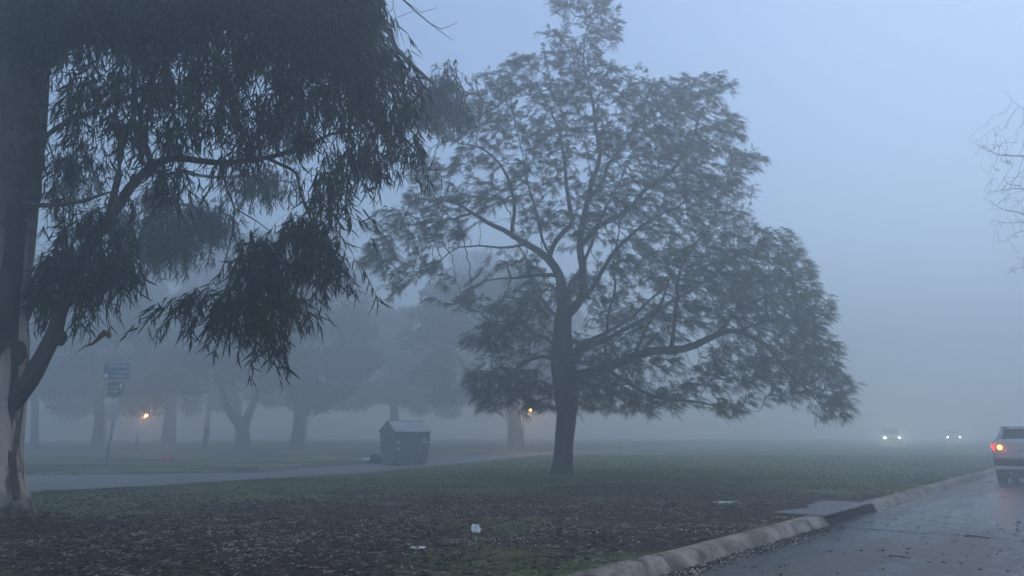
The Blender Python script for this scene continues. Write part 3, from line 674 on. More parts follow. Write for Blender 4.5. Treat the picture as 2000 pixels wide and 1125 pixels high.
    B = [ # cx, cy, rx, ry, depth offset, number of strands, lean
        (200, 20, 170, 60, -1.2, 300, .1), (400, 10, 150, 50, -1.4, 260, .1), (590, 10, 130, 55, -1.2, 230, .1), (700, 20, 58, 60, -.6, 130, .1),
        (100, 30, 80, 60, -.9, 120, 0), (330, 90, 140, 40, .9, 110, .1), (640, 60, 120, 50, 1.8, 170, .2),
        (560, 100, 130, 60, -.9, 170, .1), (690, 120, 80, 60, -.6, 160, .2), (760, 130, 45, 36, -.3, 50, .35), (790, 190, 34, 50, -.2, 46, .35),
        (640, 190, 110, 50, -.4, 150, .1), (740, 230, 70, 50, .2, 120, .2), (790, 290, 34, 34, .1, 42, .25), (700, 310, 70, 34, -.2, 90, .1), (650, 350, 50, 26, -.5, 46, .1),
        (200, 170, 90, 40, -.7, 90, 0), (330, 180, 80, 50, -1.0, 120, .1), (420, 150, 60, 60, -.5, 90, .1), (470, 220, 60, 50, .1, 62, 0), (250, 250, 70, 30, .2, 60, 0),
        (380, 250, 60, 40, -.6, 62, 0), (145, 210, 45, 40, -.4, 34, -.1), (540, 190, 46, 60, .6, 60, .1), (120, 110, 50, 40, .3, 30, 0),
        (640, 400, 40, 24, -.6, 46, .1), (600, 460, 60, 36, -.7, 120, .1), (510, 490, 44, 30, -.6, 74, 0), (470, 530, 30, 24, -.7, 34, -.1), (640, 520, 40, 30, -.4, 50, .1), (560, 590, 50, 24, -.9, 60, .05), (440, 610, 40, 16, -.9, 36, -.2), (520, 640, 26, 18, -.9, 26, .05), (500, 690, 14, 14, -.9, 9, .1), (560, 520, 56, 30, -.8, 80, 0), (520, 560, 55, 26, -.8, 70, 0), (470, 590, 55, 24, -.9, 54, -.15), (500, 630, 34, 18, -.9, 26, .05),
        (400, 590, 46, 14, -.9, 34, -.5), (625, 505, 34, 30, -.6, 34, .15), (520, 660, 16, 12, -.9, 8, .1), (365, 600, 22, 8, -.9, 12, -.7),
        (160, 450, 60, 34, -.3, 84, .05), (120, 520, 50, 34, -.2, 96, 0), (195, 520, 56, 34, -.3, 90, .1), (90, 580, 24, 20, -.1, 30, 0), (170, 570, 40, 20, -.3, 40, .05), (245, 520, 26, 26, -.2, 30, .1), (235, 470, 24, 24, 0, 20, .1), (95, 540, 30, 20, .1, 34, 0), (215, 540, 34, 14, -.3, 24, .1),
        (190, 600, 16, 22, -.3, 10, 0), (168, 645, 9, 16, -.3, 4, -.1), (170, 330, 60, 40, .8, 34, 0), (120, 400, 40, 30, .5, 22, 0), (240, 400, 40, 16, .5, 16, .1),
        (300, 330, 26, 20, -.3, 14, 0), (350, 345, 34, 14, -.4, 24, 0), (440, 330, 30, 10, -.2, 8, 0), (320, 395, 20, 20, 1.5, 16, 0),
        (112, 320, 26, 34, .2, 20, 0), (150, 270, 30, 30, .2, 22, 0), (480, 285, 44, 22, .2, 40, 0), (520, 240, 40, 30, .3, 40, 0), (600, 270, 40, 22, 0, 34, 0), (330, 275, 40, 22, -.2, 30, 0), (60, 60, 50, 60, -.9, 60, 0), (280, 110, 60, 30, 0, 40, 0)]
    lq, tq = Q(), Q(); m = 0; A = []
    for cx, cy, rx, ry, dy, n, lean in B:
        pts_ = blob_points(cx, cy - 24, rx * .95, ry * .9, D + dy, 1.1 if n > 40 else .4, int(n * (1.4 if cy < 130 else .80 if cy < 380 else .66))); m += strands(lq, tq, pts_, .28, .78, lean, 18)
        A.append(pts_[::3])
    Bf = [(350, 435, 80, 40, 7, 190, 0), (410, 430, 44, 26, 7, 90, 0), (320, 480, 50, 30, 6.5, 90, 0), (505, 352, 52, 24, 6, 90, 0), (300, 380, 30, 20, 5, 30, 0),
          (865, 165, 36, 32, 6.5, 80, .1), (845, 210, 34, 24, 6.5, 70, 0), (890, 220, 30, 16, 7, 30, .1), (240, 440, 40, 40, 5, 60, 0), (560, 250, 40, 30, 5, 60, 0), (150, 340, 50, 40, 4, 60, 0)]
    for cx, cy, rx, ry, dy, n, lean in Bf:
        nn = int(n * 1.7); gs = np.clip(rng.normal(size=(nn, 3)) * .55, -1.5, 1.5); pts_ = np.array([P(cx + a * rx, cy - 8 + b * ry * 1.2, D + dy + c * 1.0) for a, b, c in gs]); m += strands(lq, tq, pts_, .3, .7, lean, 20, (.13, .22), .028); A.append(pts_[::3])
    par = s.near(px(60, -250, -.8)); top = s.p[par]
    hubs = []
    for c in ((-7, 8, 13.5), (-3.2, 6.5, 11.6), (-10.5, 9, 12.5), (-9, 4, 11), (-5, 11.5, 13.2), (-1.2, 9.5, 12)):
        c = np.array(c, float); mid = (top + c) / 2 + [0, 0, .8]; s.limb([top, mid, c], [.16, .10, .03], parent=par, step=.4); hubs.append(c)
    for c in hubs:                                                      # unseen crown added above the frame to shade the near fog
        u = rand_unit(420) * rng.random((420, 1)) ** .3; pts_ = c + u * [3.0, 3.0, 1.5]; pts_ = pts_[pts_[:, 2] > EYE + .75 * pts_[:, 1] + .9]
        m += strands(lq, tq, pts_, .4, .8, 0, 16, (.18, .28), .045); A.append(pts_[::20])
    s.grow(np.vstack(A), step=.2, kill=.28, iters=90, jitter=.25); s.radii(.004)
    thick = Q(); s2 = s; s2.tubes(.018, thick, tq)
    print('gum leaves', m, 'nodes', len(s.p))
    thick.build('branches', M['bark_limb'], t, True); tq.build('twigs', M['bark_limb'], t); lq.build('crown', M['leaf_gum'], t)
eucalyptus()

# ------------------------------------------------------------------ the bare tree at the right edge
def bare_tree():
    D = 34.0; base = np.array([P(2130, 890, D)[0], D, float(H(D)) + .15]); px = lambda x, y, dy=0: P(x, y, D + dy)
    t = empty('bare_tree', base, 'leafless tree whose fine bare branches reach in at the right edge of the view', 'tree')
    s = Skel(); s.limb([base - [0, 0, .1], px(2120, 700), px(2125, 500), px(2110, 330), px(2090, 180), px(2080, 80)], [.28, .23, .18, .13, .08, .03], step=.3)
    def L_(p, rad):
        p = [px(*a) for a in p]; par = s.near(p[0]); p[0] = s.p[par]; return s.limb(p, rad, parent=par, step=.3)
    L_([(2110, 330), (2050, 310), (2000, 303), (1950, 297), (1915, 285), (1892, 272)], [.08, .055, .038, .024, .014, .006])
    L_([(2115, 400), (2050, 395), (1995, 368), (1960, 372), (1918, 378)], [.07, .045, .028, .018, .007])
    L_([(2120, 500), (2050, 450), (2000, 420), (1960, 408), (1922, 388)], [.08, .05, .03, .018, .007])
    L_([(2120, 520), (2050, 440, .3), (2000, 434, .3), (1945, 430, .2)], [.06, .03, .02, .007])
    L_([(2122, 540), (2050, 470, -.3), (1995, 452, -.3), (1965, 470, -.3), (1935, 472, -.3)], [.06, .035, .02, .012, .006])
    L_([(2120, 640), (2050, 560), (2000, 520), (1970, 532)], [.06, .03, .015, .006])
    L_([(2100, 240), (2040, 230), (1990, 210), (1960, 175)], [.05, .03, .015, .005])
    A = np.vstack([blob_points(1975, 290, 80, 75, D, 1.6, 230), blob_points(1980, 400, 60, 70, D, 1.5, 240), blob_points(1990, 510, 34, 34, D, 1, 60),
                   blob_points(2080, 330, 80, 230, D, 2.5, 260), blob_points(2200, 330, 100, 220, D, 2.5, 200)])
    s.grow(A, step=.2, kill=.28, iters=60, jitter=.2); s.radii(.0075)
    a = Q(); s.tubes(.03, a, a); a.build('trunk', M['bark_limb'], t, True)
bare_tree()

# ------------------------------------------------------------------ trees beyond the side street
def park_tree(name, label, bx, D, r, blobs, fork=None, leaf=.38, dens=1.0, top=None):
    base = np.array([P(bx, HOR, D)[0], D, float(H(D)) + LAWN]); px = lambda x, y, dy=0: P(x, y, D + dy)
    t = empty(name, base, label, 'tree', 'park trees beyond the side street')
    s = Skel(); cx = sum(b[0] * b[2] * b[3] for b in blobs) / sum(b[2] * b[3] for b in blobs); cyb = max(b[1] + b[3] * .4 for b in blobs); cyt = min(b[1] for b in blobs)
    b0 = base - [0, 0, .15]; fy = fork[0] if fork else cyb
    f = px(bx + (cx - bx) * .1, fy)
    s.limb([b0, (b0 + f) / 2 + [.05, 0, 0], f], [r * 1.25, r * .95, r * .9], step=.5)
    ends = fork[1] if fork else [(cx, cyt), (cx - 60, (cyb + cyt) / 2), (cx + 70, (cyb + cyt) / 2)]
    for k, (x, y) in enumerate(ends):
        par = s.near(f); p1 = px(x, y, rng.uniform(-1.5, 1.5)); mid = (s.p[par] + p1) / 2 + np.array([(x - bx) / F * D * .12, 0, -.2])
        s.limb([s.p[par], mid, p1], [r * .7, r * .5, r * .2], parent=par, step=.5)
    A = []; pts = []
    for (x, y, rx, ry) in blobs:
        vol = rx * ry * (D / F) ** 2; dr = min(rx, 120) * D / F * .9
        sub = max(6, int(min(60, vol * .7)))
        for k in range(sub):
            u = rand_unit(1)[0] * rng.random() ** .4; c = (x + u[0] * rx * .85, y + u[1] * ry * .8); dd = u[2] * dr
            p_ = blob_points(c[0], c[1], rng.uniform(1.4, 2.5) / D * F * .8, rng.uniform(1.0, 1.8) / D * F * .8, D + dd, 1.7, int(420 * dens)); pts.append(p_); A.append(p_[::110])
    A = np.vstack(A); s.grow(A, step=.5, kill=.7, iters=50, jitter=.2); s.radii(.012)
    a = Q(); s.tubes(.06, a, a); a.build('trunk', M['bark_dark'], t, True)
    pts = np.vstack(pts); n = len(pts); lq = Q(); d = rng.normal(size=(n, 3)) + [0, 0, -.4]
    d = norm(d); sd = norm(np.cross(d, rand_unit(n))) * (rng.uniform(.7, 1.3, n) * leaf * .24)[:, None]; d = d * (rng.uniform(.7, 1.3, n) * leaf)[:, None]
    lq.add(np.stack([pts, pts + d * .45 - sd, pts + d, pts + d * .45 + sd], 1).reshape(-1, 3), np.arange(4 * n).reshape(-1, 4))
    lq.build('crown', M['leaf_far'], t); return n
park_tree('park_tree', 'park tree at the far left, half hidden by the pale eucalyptus trunk', 70, 64, .3, [(60, 690, 130, 90), (0, 620, 120, 90), (120, 740, 80, 40)])
park_tree('park_tree', 'park tree with a low dark crown behind the street sign', 190, 60, .34, [(215, 690, 120, 70), (300, 730, 90, 46), (230, 610, 100, 60), (270, 770, 50, 18)])
park_tree('park_tree', 'park tree whose trunk splits in a V just right of the concrete pole', 477, 57, .52, [(430, 680, 110, 90), (360, 740, 80, 46), (520, 690, 90, 80), (450, 600, 100, 60)], fork=(838, [(428, 740), (510, 735)]))
park_tree('park_tree', 'park tree with single slanting trunk between the V-forked tree and waste container', 580, 63, .5, [(610, 640, 120, 100), (600, 560, 90, 60), (700, 620, 70, 70), (670, 710, 80, 50), (560, 740, 60, 40), (640, 770, 60, 26)], fork=(800, [(560, 700), (620, 680)]))
park_tree('park_tree', 'broad park tree with its trunk showing left of the feathery tree', 1008, 63, .6, [(930, 590, 110, 85), (1000, 560, 90, 60), (860, 660, 85, 85), (990, 680, 100, 90), (900, 750, 100, 50), (1050, 740, 70, 50)], fork=(790, [(960, 640), (1040, 660), (890, 690)]))
park_tree('park_tree', 'faintest park tree, far off above the waste container', 770, 82, .5, [(760, 720, 120, 80), (800, 650, 80, 70), (700, 690, 80, 80), (740, 780, 110, 26), (840, 740, 80, 50)])
park_tree('park_tree', 'tall faint park tree rising behind the V-forked tree', 330, 80, .6, [(330, 590, 150, 100), (470, 570, 120, 90), (220, 640, 120, 100), (580, 560, 110, 80), (380, 700, 200, 80), (500, 500, 110, 50)])

park_tree('park_tree', 'dim park tree far behind the utility pole and the V-forked tree', 470, 92, .5, [(400, 560, 130, 90), (330, 660, 150, 90), (480, 660, 150, 90), (420, 480, 110, 60), (400, 770, 150, 40), (310, 500, 110, 60)])
park_tree('park_tree', 'dim wide park tree behind the slanting trunk', 590, 96, .5, [(650, 560, 110, 80), (600, 490, 90, 60), (700, 640, 90, 80), (600, 690, 140, 90), (620, 780, 130, 36), (700, 770, 60, 36)])
park_tree('park_tree', 'dim park tree standing back between the waste container and the broad tree', 1000, 94, .5, [(900, 610, 110, 90), (950, 530, 100, 60), (860, 700, 110, 80), (980, 640, 90, 90), (880, 780, 110, 34), (980, 770, 90, 34)])
park_tree('park_tree', 'dim park tree behind the trunk of the feathery tree', 1095, 90, .45, [(1060, 640, 90, 80), (1080, 730, 90, 60), (1020, 700, 80, 60)])
park_tree('park_tree', 'dim tall park tree showing between the gum trunk and the street sign', 200, 88, .5, [(130, 580, 150, 110), (60, 680, 150, 100), (210, 500, 120, 80), (160, 720, 140, 70), (240, 620, 120, 90), (150, 780, 150, 34)])
# ------------------------------------------------------------------ concrete pole, street sign, lamps
def util_pole():
    p = G(400, 879); t = empty('utility_pole', p, 'pale concrete utility pole rising behind the drooping eucalyptus leaves', 'pole')
    m = MB(); top = p + [.12, 0, 9.5]; m.tube([p - [0, 0, .2], p + (top - p) * .5, top], [.20, .165, .12], 14); m.build('pole', M['pole_concrete'], t, True)
    m = MB(); m.tube([p - [0, 0, .2], p + [.02, 0, 1.65]], [.215, .20], 14); m.build('painted_base', noisy('dark_band_paint', [(.4, (.07, .075, .08)), (.6, (.10, .105, .11))], 5), t, True)
    m = MB(); m.box(top[0] - 1.0, top[0] + 1.0, top[1] - .17, top[1] - .07, top[2] - .6, top[2] - .5); m.build('crossarm', M['pole_concrete'], t, bevel=.01)
util_pole()
def text_row(mb, x0, x1, z, h, y, seed):
    rr = random.Random(seed); x = x0
    while x < x1 - h * .3:
        w_ = h * rr.uniform(.35, .6); k = rr.randint(0, 3); s = h * .16
        mb.box(x, x + s, y, y + .006, z, z + h * (1 if k else .75))
        if k in (0, 2): mb.box(x, x + w_, y - .001, y + .005, z + h * .6, z + h * .6 + s)
        if k in (1, 2): mb.box(x + w_ - s, x + w_, y - .002, y + .004, z, z + h * .7)
        if k != 2: mb.box(x, x + w_, y - .003, y + .003, z, z + s)
        x += w_ + h * .16
def street_sign():
    p = G(205, 907); D = p[1]; t = empty('street_sign', p, 'tall street sign with two stacked panels on a thin pale post across the side street', 'street sign')
    top = P(243, 722, D)
    m = MB(); m.tube([p - [0, 0, .1], (p + top) / 2, top], [.075, .07, .065], 10); m.build('post', M['galv'], t, True)
    def panel(name, x0, x1, y0, y1, mt, fn):
        a, b = P(x0, y1, D), P(x1, y0, D); w_, h = b[0] - a[0], b[2] - a[2]
        m = MB(); m.box(a[0], a[0] + w_, D - .09, D - .065, a[2], a[2] + h); o = m.build(name, mt, t, bevel=.008)
        for nm, g in fn(a[0], a[2], w_, h, D - .097): g.build(nm, M['sign_white'], o)
    def row(*a):
        g = MB(); text_row(g, *a); return ('lettering', g)
    def up(x, z, w_, h, y):
        g = MB(); cx, cz, s = x + w_ * .08, z + h * .22, h * .2                      # arrow pointing left
        g.add([(cx - s * .6, y, cz), (cx + s * .4, y, cz + s), (cx + s * .4, y, cz + s * .35), (cx + s * .9, y, cz + s * .35), (cx + s * .9, y, cz - s * .35), (cx + s * .4, y, cz - s * .35), (cx + s * .4, y, cz - s)], [(0, 6, 5, 4, 3, 2, 1)])
        return [row(x + w_ * .20, x + w_ * .98, z + h * .76, h * .19, y, 3), row(x + w_ * .55, x + w_ * .98, z + h * .42, h * .12, y, 5),
                row(x + w_ * .45, x + w_ * .85, z + h * .15, h * .12, y, 8), ('arrow', g)]
    def lo(x, z, w_, h, y):
        g = MB(); g.box(x + w_ * .76, x + w_ * .90, y, y + .005, z + h * .56, z + h * .90)
        return [row(x + w_ * .12, x + w_ * .62, z + h * .62, h * .13, y, 11), row(x + w_ * .12, x + w_ * .68, z + h * .36, h * .12, y, 12), ('emblem', g)]
    panel('panel', 203, 256, 710, 741, M['sign_blue'], up)
    panel('panel', 211, 244, 746, 776, M['sign_green'], lo)
street_sign()
def lamp(px_, py_, D, side, label):
    hd = P(px_, py_, D); x = hd[0] + side * .5; z0 = float(H(D)) + LAWN
    t = empty('street_lamp', (x, D, z0), label, 'street lamp', 'amber park lamps'); m = MB()
    m.tube([(x, D, z0 - .1), (x, D, z0 + 1.2), (x, D, hd[2] + .5)], [.045, .035, .03], 10); m.tube([(x, D, hd[2] + .45), (x - side * .2, D, hd[2] + .42), (hd[0], D, hd[2] + .30)], [.03, .028, .025], 8)
    m.build('post', M['lamp_iron'], t, True)
    m = MB(); m.tube([(hd[0], D, hd[2] + .32), (hd[0], D, hd[2] + .22), (hd[0], D, hd[2] + .07)], [.05, .10, .23], 14); m.build('shade', M['lamp_iron'], t, True)
    m = MB(); m.tube([(hd[0], D, hd[2] + .10), (hd[0], D, hd[2] + .03), (hd[0], D, hd[2] - .05)], [.04, .065, .035], 12); m.build('bulb', M['amber'], t, True)
    l = bpy.data.lights.new('lamp_light', 'POINT'); l.energy = LAMP_W; l.color = (1, .42, .14); l.shadow_soft_size = .08
    o = bpy.data.objects.new('lamp_light', l); link(o, t); o.location = (hd[0] - x, 0, hd[2] - .08 - z0); o.matrix_parent_inverse = Matrix.Identity(4)
LAMP_W = 170
lamp(286, 811, 56, -1, 'glowing amber lamp under the left trees, right of the street sign')
lamp(1036, 801, 52, -1, 'small amber lamp seen just left of the feathery tree trunk')

# ------------------------------------------------------------------ waste container and rubbish round it
def container():
    c = G(790, 907, .16); t = empty('waste_container', (0, 0, 0), 'gabled waste container with pale sloping lid and white chevrons beside the side street', 'waste container')
    L_, W_ = 1.92, 1.34; hx, hy = L_ / 2, W_ / 2; e, rdg = 1.43, 1.86
    # body: tapers to the bottom; gable ends
    prof = lambda x, k: [(x * k, -hy * k, .14), (x * k, hy * k, .14)]
    V = []
    for sx in (-1, 1):
        V += [(sx * hx * .90, -hy * .86, .04), (sx * hx * .97, -hy * .95, .62), (sx * hx, -hy, e), (sx * hx, 0, rdg), (sx * hx, hy, e), (sx * hx * .97, hy * .95, .62), (sx * hx * .90, hy * .86, .04)]
    Fs = [(0, 6, 5, 4, 3, 2, 1)[::-1], (7, 8, 9, 10, 11, 12, 13)[::-1]] + [(i, (i + 1) % 7, 7 + (i + 1) % 7, 7 + i) for i in range(7)]
    Fs[0] = (0, 6, 5, 4, 3, 2, 1); Fs[1] = (7, 8, 9, 10, 11, 12, 13)
    poly('body', V, Fs, M['bin_body'], t, bevel=.03)
    for sy in (-1, 1):
        m = MB(); n = np.array([0, sy * (rdg - e), hy]); n = n / np.linalg.norm(n) * .02
        a = [(-hx - .03, sy * .03, rdg + .0), (hx + .03, sy * .03, rdg + .0), (hx + .03, sy * (hy + .07), e - .03), (-hx - .03, sy * (hy + .07), e - .03)]
        a1 = [np.array(p_) + n * .6 for p_ in a]; a2 = [np.array(p_) + n * 2.6 for p_ in a]
        m.add(a1 + a2, [(0, 1, 2, 3), (4, 7, 6, 5), (0, 4, 5, 1), (1, 5, 6, 2), (2, 6, 7, 3), (3, 7, 4, 0)]); m.build('lid', M['bin_lid'], t, bevel=.008)
    m = MB(); m.tube([(-hx - .02, 0, rdg + .035), (hx + .02, 0, rdg + .035)], [.035, .035], 8); m.build('hinge', M['trim'], t)
    m = MB()                                                  # ribs and lift bar
    for x in (-.6, 0, .6): m.box(x - .03, x + .03, -hy - .015, -hy + .03, .66, e - .12)
    m.box(-hx * .9, hx * .9, -hy - .05, -hy - .02, .56, .62); m.build('rib', M['bin_body'], t)
    for sx in (-1, 1):
        for sy in (-1, 1):
            m = MB(); m.tube([(sx * .62 - .03, sy * .40, .11), (sx * .62 + .03, sy * .40, .11)], [.11, .11], 14); m.build('wheel', M['black_rubber'], t)
    def chev(x, z, s, y, half=False):
        g = MB()
        for k in (-1, 1):
            if half and k == 1: continue
            g.add([(x, y, z - s), (x, y, z - s * .35), (x + k * s * .9, y, z + s), (x + k * s * .9, y, z + s * .35)], [(0, 1, 2, 3) if k < 0 else (0, 3, 2, 1)])
        g.build('chevron', M['sign_white'], t)
    for z in (.98, .72): chev(-hx + .17, z, .12, -hy - .021); chev(hx - .12, z, .12, -hy - .021, True)
    g = MB(); y = -hy - .022; x0, z0, s = hx - .47, .93, .21
    g.box(x0, x0 + s, y, y + .004, z0 + s - .04, z0 + s); g.box(x0, x0 + .04, y - .001, y + .003, z0, z0 + s); g.box(x0, x0 + s, y - .002, y + .002, z0, z0 + .035); g.box(x0 + s - .04, x0 + s, y - .0015, y + .0025, z0, z0 + s); g.box(x0 + .08, x0 + .13, y, y + .004, z0 + .07, z0 + .13)
    g.build('emblem', M['sign_white'], t)
    t.location = tuple(c); t.rotation_euler = (0, 0, R(40)); t.scale = (.90, .90, .93)
    return c
CB = container()
def lump(name, c, rx, ry, rz, m, label, cat, seed, n=10, group=None):
    rr = np.random.default_rng(seed); ph = np.linspace(.05, math.pi / 2 + .25, n // 2 + 2); th = np.linspace(0, 2 * math.pi, n, endpoint=False)
    V = []
    for p_ in ph:
        for a in th:
            k = 1 + rr.uniform(-.22, .22); V.append((rx * math.sin(p_) * math.cos(a) * k, ry * math.sin(p_) * math.sin(a) * k, rz * max(0, math.cos(p_)) * k))
    Fs = [(i * n + j, i * n + (j + 1) % n, (i + 1) * n + (j + 1) % n, (i + 1) * n + j)[::-1] for i in range(len(ph) - 1) for j in range(n)] + [tuple(range(n))]
    o = poly(name, V, Fs, m); o.location = tuple(map(float, c)); tag(o, label, cat, group); return o
lump('rubbish_bag', G(737, 906), .42, .3, .36, M['black_bag'], 'dark rubbish bag slumped at the left foot of the waste container', 'rubbish bag', 2)
def paper(name, c, s, rise, seed, label, cat, m, yaw=0):
    """crumpled sheet: a bent grid with thickness"""
    rr = np.random.default_rng(seed); n = 7; V = []; off = rr.normal(size=(n, n)) * .13
    for i in range(n):
        for j in range(n):
            u, v = i / (n - 1) - .5, j / (n - 1) - .5
            k = 1 - .35 * abs(u * v) * 4 * rr.random()
            V.append((u * s[0] * k + rr.normal() * s[0] * .02, v * s[1] * k, .012 + rise * (.5 + v) ** 1.3 + abs(off[i, j]) * .35 * min(s)))
    Fs = [(i * n + j, (i + 1) * n + j, (i + 1) * n + j + 1, i * n + j + 1) for i in range(n - 1) for j in range(n - 1)]
    o = poly(name, V, Fs, m); so_ = o.modifiers.new('thick', 'SOLIDIFY'); so_.thickness = .003
    o.location = tuple(map(float, c)); o.rotation_euler = (0, 0, yaw); return tag(o, label, cat)
paper('paper_scrap', GR(930, 1041), (.13, .12), .09, 4, 'crumpled white paper scrap standing up in the leaf mulch', 'litter', M['white_paper'], .3)
paper('plastic_scrap', GR(816, 1073), (.18, .12), .01, 5, 'flattened white plastic scrap lying on the leaf mulch, nearer than the paper', 'litter', M['white_paper'], .2)
paper('foam_tray', GR(1418, 981), (.50, .20), .02, 6, 'long pale scrap lying on bare ground behind the storm drain', 'litter', M['white_paper'], .1)
paper('paper_scrap', G(716, 899), (.5, .3), .1, 9, 'pale paper scrap on the grass left of the waste container', 'litter', M['white_paper'], .1)
lump('crumpled_cup', G(1590, 1024, .0), .055, .05, .10, M['white_paper'], 'crumpled white cup lying in the mouth of the storm drain', 'litter', 12)
lump('red_bag', G(322, 900), .40, .25, .18, M['red_plastic'], 'faint red bag lying on the grass across the side street', 'bag', 14)
def slab(name, a, b, label):
    pa, pb = G(*a), G(*b); d = norm(pb - pa); n = np.array([-d[1], d[0], 0]) * .8; m = MB(); h = np.array([0, 0, .16]); z = np.array([0, 0, -.02])
    n = np.array([.0, .85, 0])
    m.add([pa + z, pb + z, pb + n + z, pa + n + z, pa + h, pb + h, pb + n + h, pa + n + h], [(4, 5, 6, 7), (0, 1, 5, 4), (1, 2, 6, 5), (2, 3, 7, 6), (3, 0, 4, 7)])
    o = m.build(name, M['concrete'], None, bevel=.02); tag(o, label, 'concrete slab')
slab('concrete_slab', (505, 921), (598, 915), 'low dark-edged concrete slab on the far street edge, left of the waste container')
slab('concrete_slab', (842, 899), (905, 894), 'pale concrete slab lying just right of the waste container')

